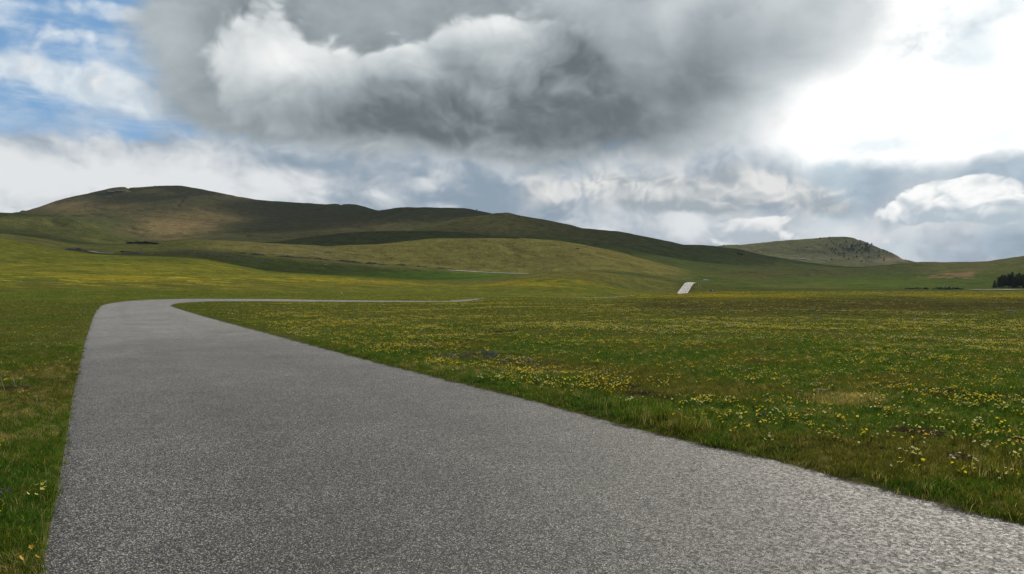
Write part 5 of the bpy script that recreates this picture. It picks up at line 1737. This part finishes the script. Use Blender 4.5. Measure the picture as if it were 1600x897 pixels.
def car():
    import bmesh
    body_m = plain('dark_car_paint', (0.02, 0.022, 0.025), .3, .6, .1, 2)
    glass = plain('car_glass', (0.02, 0.025, 0.03), .08, .8, .05, 2)
    silver = plain('silver_trim', (0.45, 0.46, 0.46), .3, .6, .1, 4)
    tyre = plain('tyre_rubber', (0.02, 0.02, 0.02), .9, .2, .2, 8)
    lamp = plain('lamp_glass', (0.75, 0.74, 0.70), .15, .8, .05, 2)
    D = 410; x = (1112.5 - CX) / F * D; z = float(land([x], [D])[0])
    o = empty('parked_car', (x, D, z + 0.05), radians(4))
    tag(o, 'small dark parked car seen side on just beyond the crest of the meadow', 'car')
    # side profile extruded, with tucked in roof
    prof = [(-1.95, .35), (-2.0, .75), (-1.85, .95), (-1.0, 1.0), (1.0, .98), (1.75, .88), (1.98, .68), (1.95, .35)]
    V = []; Fc = []
    n = len(prof)
    for sy in (-.8, .8):
        for px, pz in prof: V.append((px, sy, pz))
    for i in range(n):
        j = (i + 1) % n; Fc.append((i, j, n + j, n + i))
    me = bpy.data.meshes.new('body')
    me.from_pydata(V, [], Fc + [tuple(range(n))[::-1], tuple(range(n, 2 * n))]); me.materials.append(body_m)
    put('body', me, parent=o)
    cab = [(-1.55, .95, .74), (1.0, .97, .74), (-1.2, 1.42, .60), (.35, 1.44, .60)]
    V = [(a, s * c, b) for s in (-1, 1) for a, b, c in cab]
    me = bpy.data.meshes.new('cabin'); me.from_pydata(V, [], [(0, 1, 3, 2), (4, 6, 7, 5), (2, 3, 7, 6), (0, 2, 6, 4), (1, 5, 7, 3)]); me.materials.append(body_m)
    cb = put('cabin', me, parent=o)
    for q, (a0, a1, b0, b1) in enumerate(((-1.32, -.30, -1.12, -.30), (-.22, .80, -.22, .30))):
        for s in (-1, 1):
            V = [(a0, s * .735, 1.0), (a1, s * .735, 1.0), (b1, s * .625, 1.36), (b0, s * .625, 1.36)]
            me = bpy.data.meshes.new('window'); me.from_pydata([(a, b + s * .02, c) for a, b, c in V], [], [(0, 1, 2, 3)]); me.materials.append(glass if q == 0 else silver)
            put('window', me, parent=cb)
    V = [(1.01, -.66, .99), (1.01, .66, .99), (.40, .55, 1.40), (.40, -.55, 1.40)]
    me = bpy.data.meshes.new('windscreen'); me.from_pydata([(a + .03, b, c) for a, b, c in V], [], [(0, 1, 2, 3)]); me.materials.append(glass)
    put('windscreen', me, parent=cb)
    for wx in (-1.25, 1.25):
        for s in (-1, 1):
            w = empty('wheel', (wx, s * .72, .32)); w.parent = o
            for nm, r, d, m_ in (('tyre', .32, .2, tyre), ('rim', .19, .23, silver)):
                bm = bmesh.new(); bmesh.ops.create_cone(bm, cap_ends=True, segments=18, radius1=r, radius2=r, depth=d)
                bmesh.ops.rotate(bm, verts=bm.verts, matrix=__import__('mathutils').Matrix.Rotation(pi / 2, 3, 'X'))
                me = bpy.data.meshes.new(nm); bm.to_mesh(me); bm.free(); me.materials.append(m_)
                put(nm, me, parent=w)
    for s in (-1, 1):
        V, Fc = ICO2
        put('headlight', mesh_np('headlight', V * [.12, .22, .12], Fc, lamp, True), parent=o, loc=(1.92, s * .62, .72))
        put('tail_light', mesh_np('tail_light', V * [.07, .16, .12], Fc, plain('red_lens', (.3, .02, .02), .3, .5, .05, 2), True), parent=o, loc=(-1.94, s * .66, .78))


build_grove()
build_far_trees()
build_shrubs()
build_rocks()
build_tracks()
build_posts()
car()


def build_haze():
    m = bpy.data.materials.new('haze'); m.use_nodes = True
    nt = m.node_tree; nt.nodes.clear()
    o = nt.nodes.new('ShaderNodeOutputMaterial'); pv = nt.nodes.new('ShaderNodeVolumePrincipled')
    pv.inputs['Density'].default_value = 0.000024
    pv.inputs['Color'].default_value = (0.72, 0.84, 1.0, 1)
    nt.links.new(pv.outputs[0], o.inputs['Volume'])
    zs = [min(v.co.z for v in ob.data.vertices) for ob in bpy.data.objects if ob.get('kind') == 'structure']
    zt = [max(v.co.z for v in ob.data.vertices) for ob in bpy.data.objects if ob.get('kind') == 'structure']
    z0, z1 = min(zs) - 1.0, max(zt) + 25
    R = 16000
    V = [(x, y, z) for z in (z0, z1) for y in (-R, R) for x in (-R, R)]
    me = bpy.data.meshes.new('haze'); me.from_pydata(V, [], [(0, 2, 3, 1), (4, 5, 7, 6), (0, 1, 5, 4), (2, 6, 7, 3), (0, 4, 6, 2), (1, 3, 7, 5)]); me.materials.append(m)
    tag(put('haze', me), 'thin blue air between the road and the far hills', 'haze', kind='stuff')


build_haze()
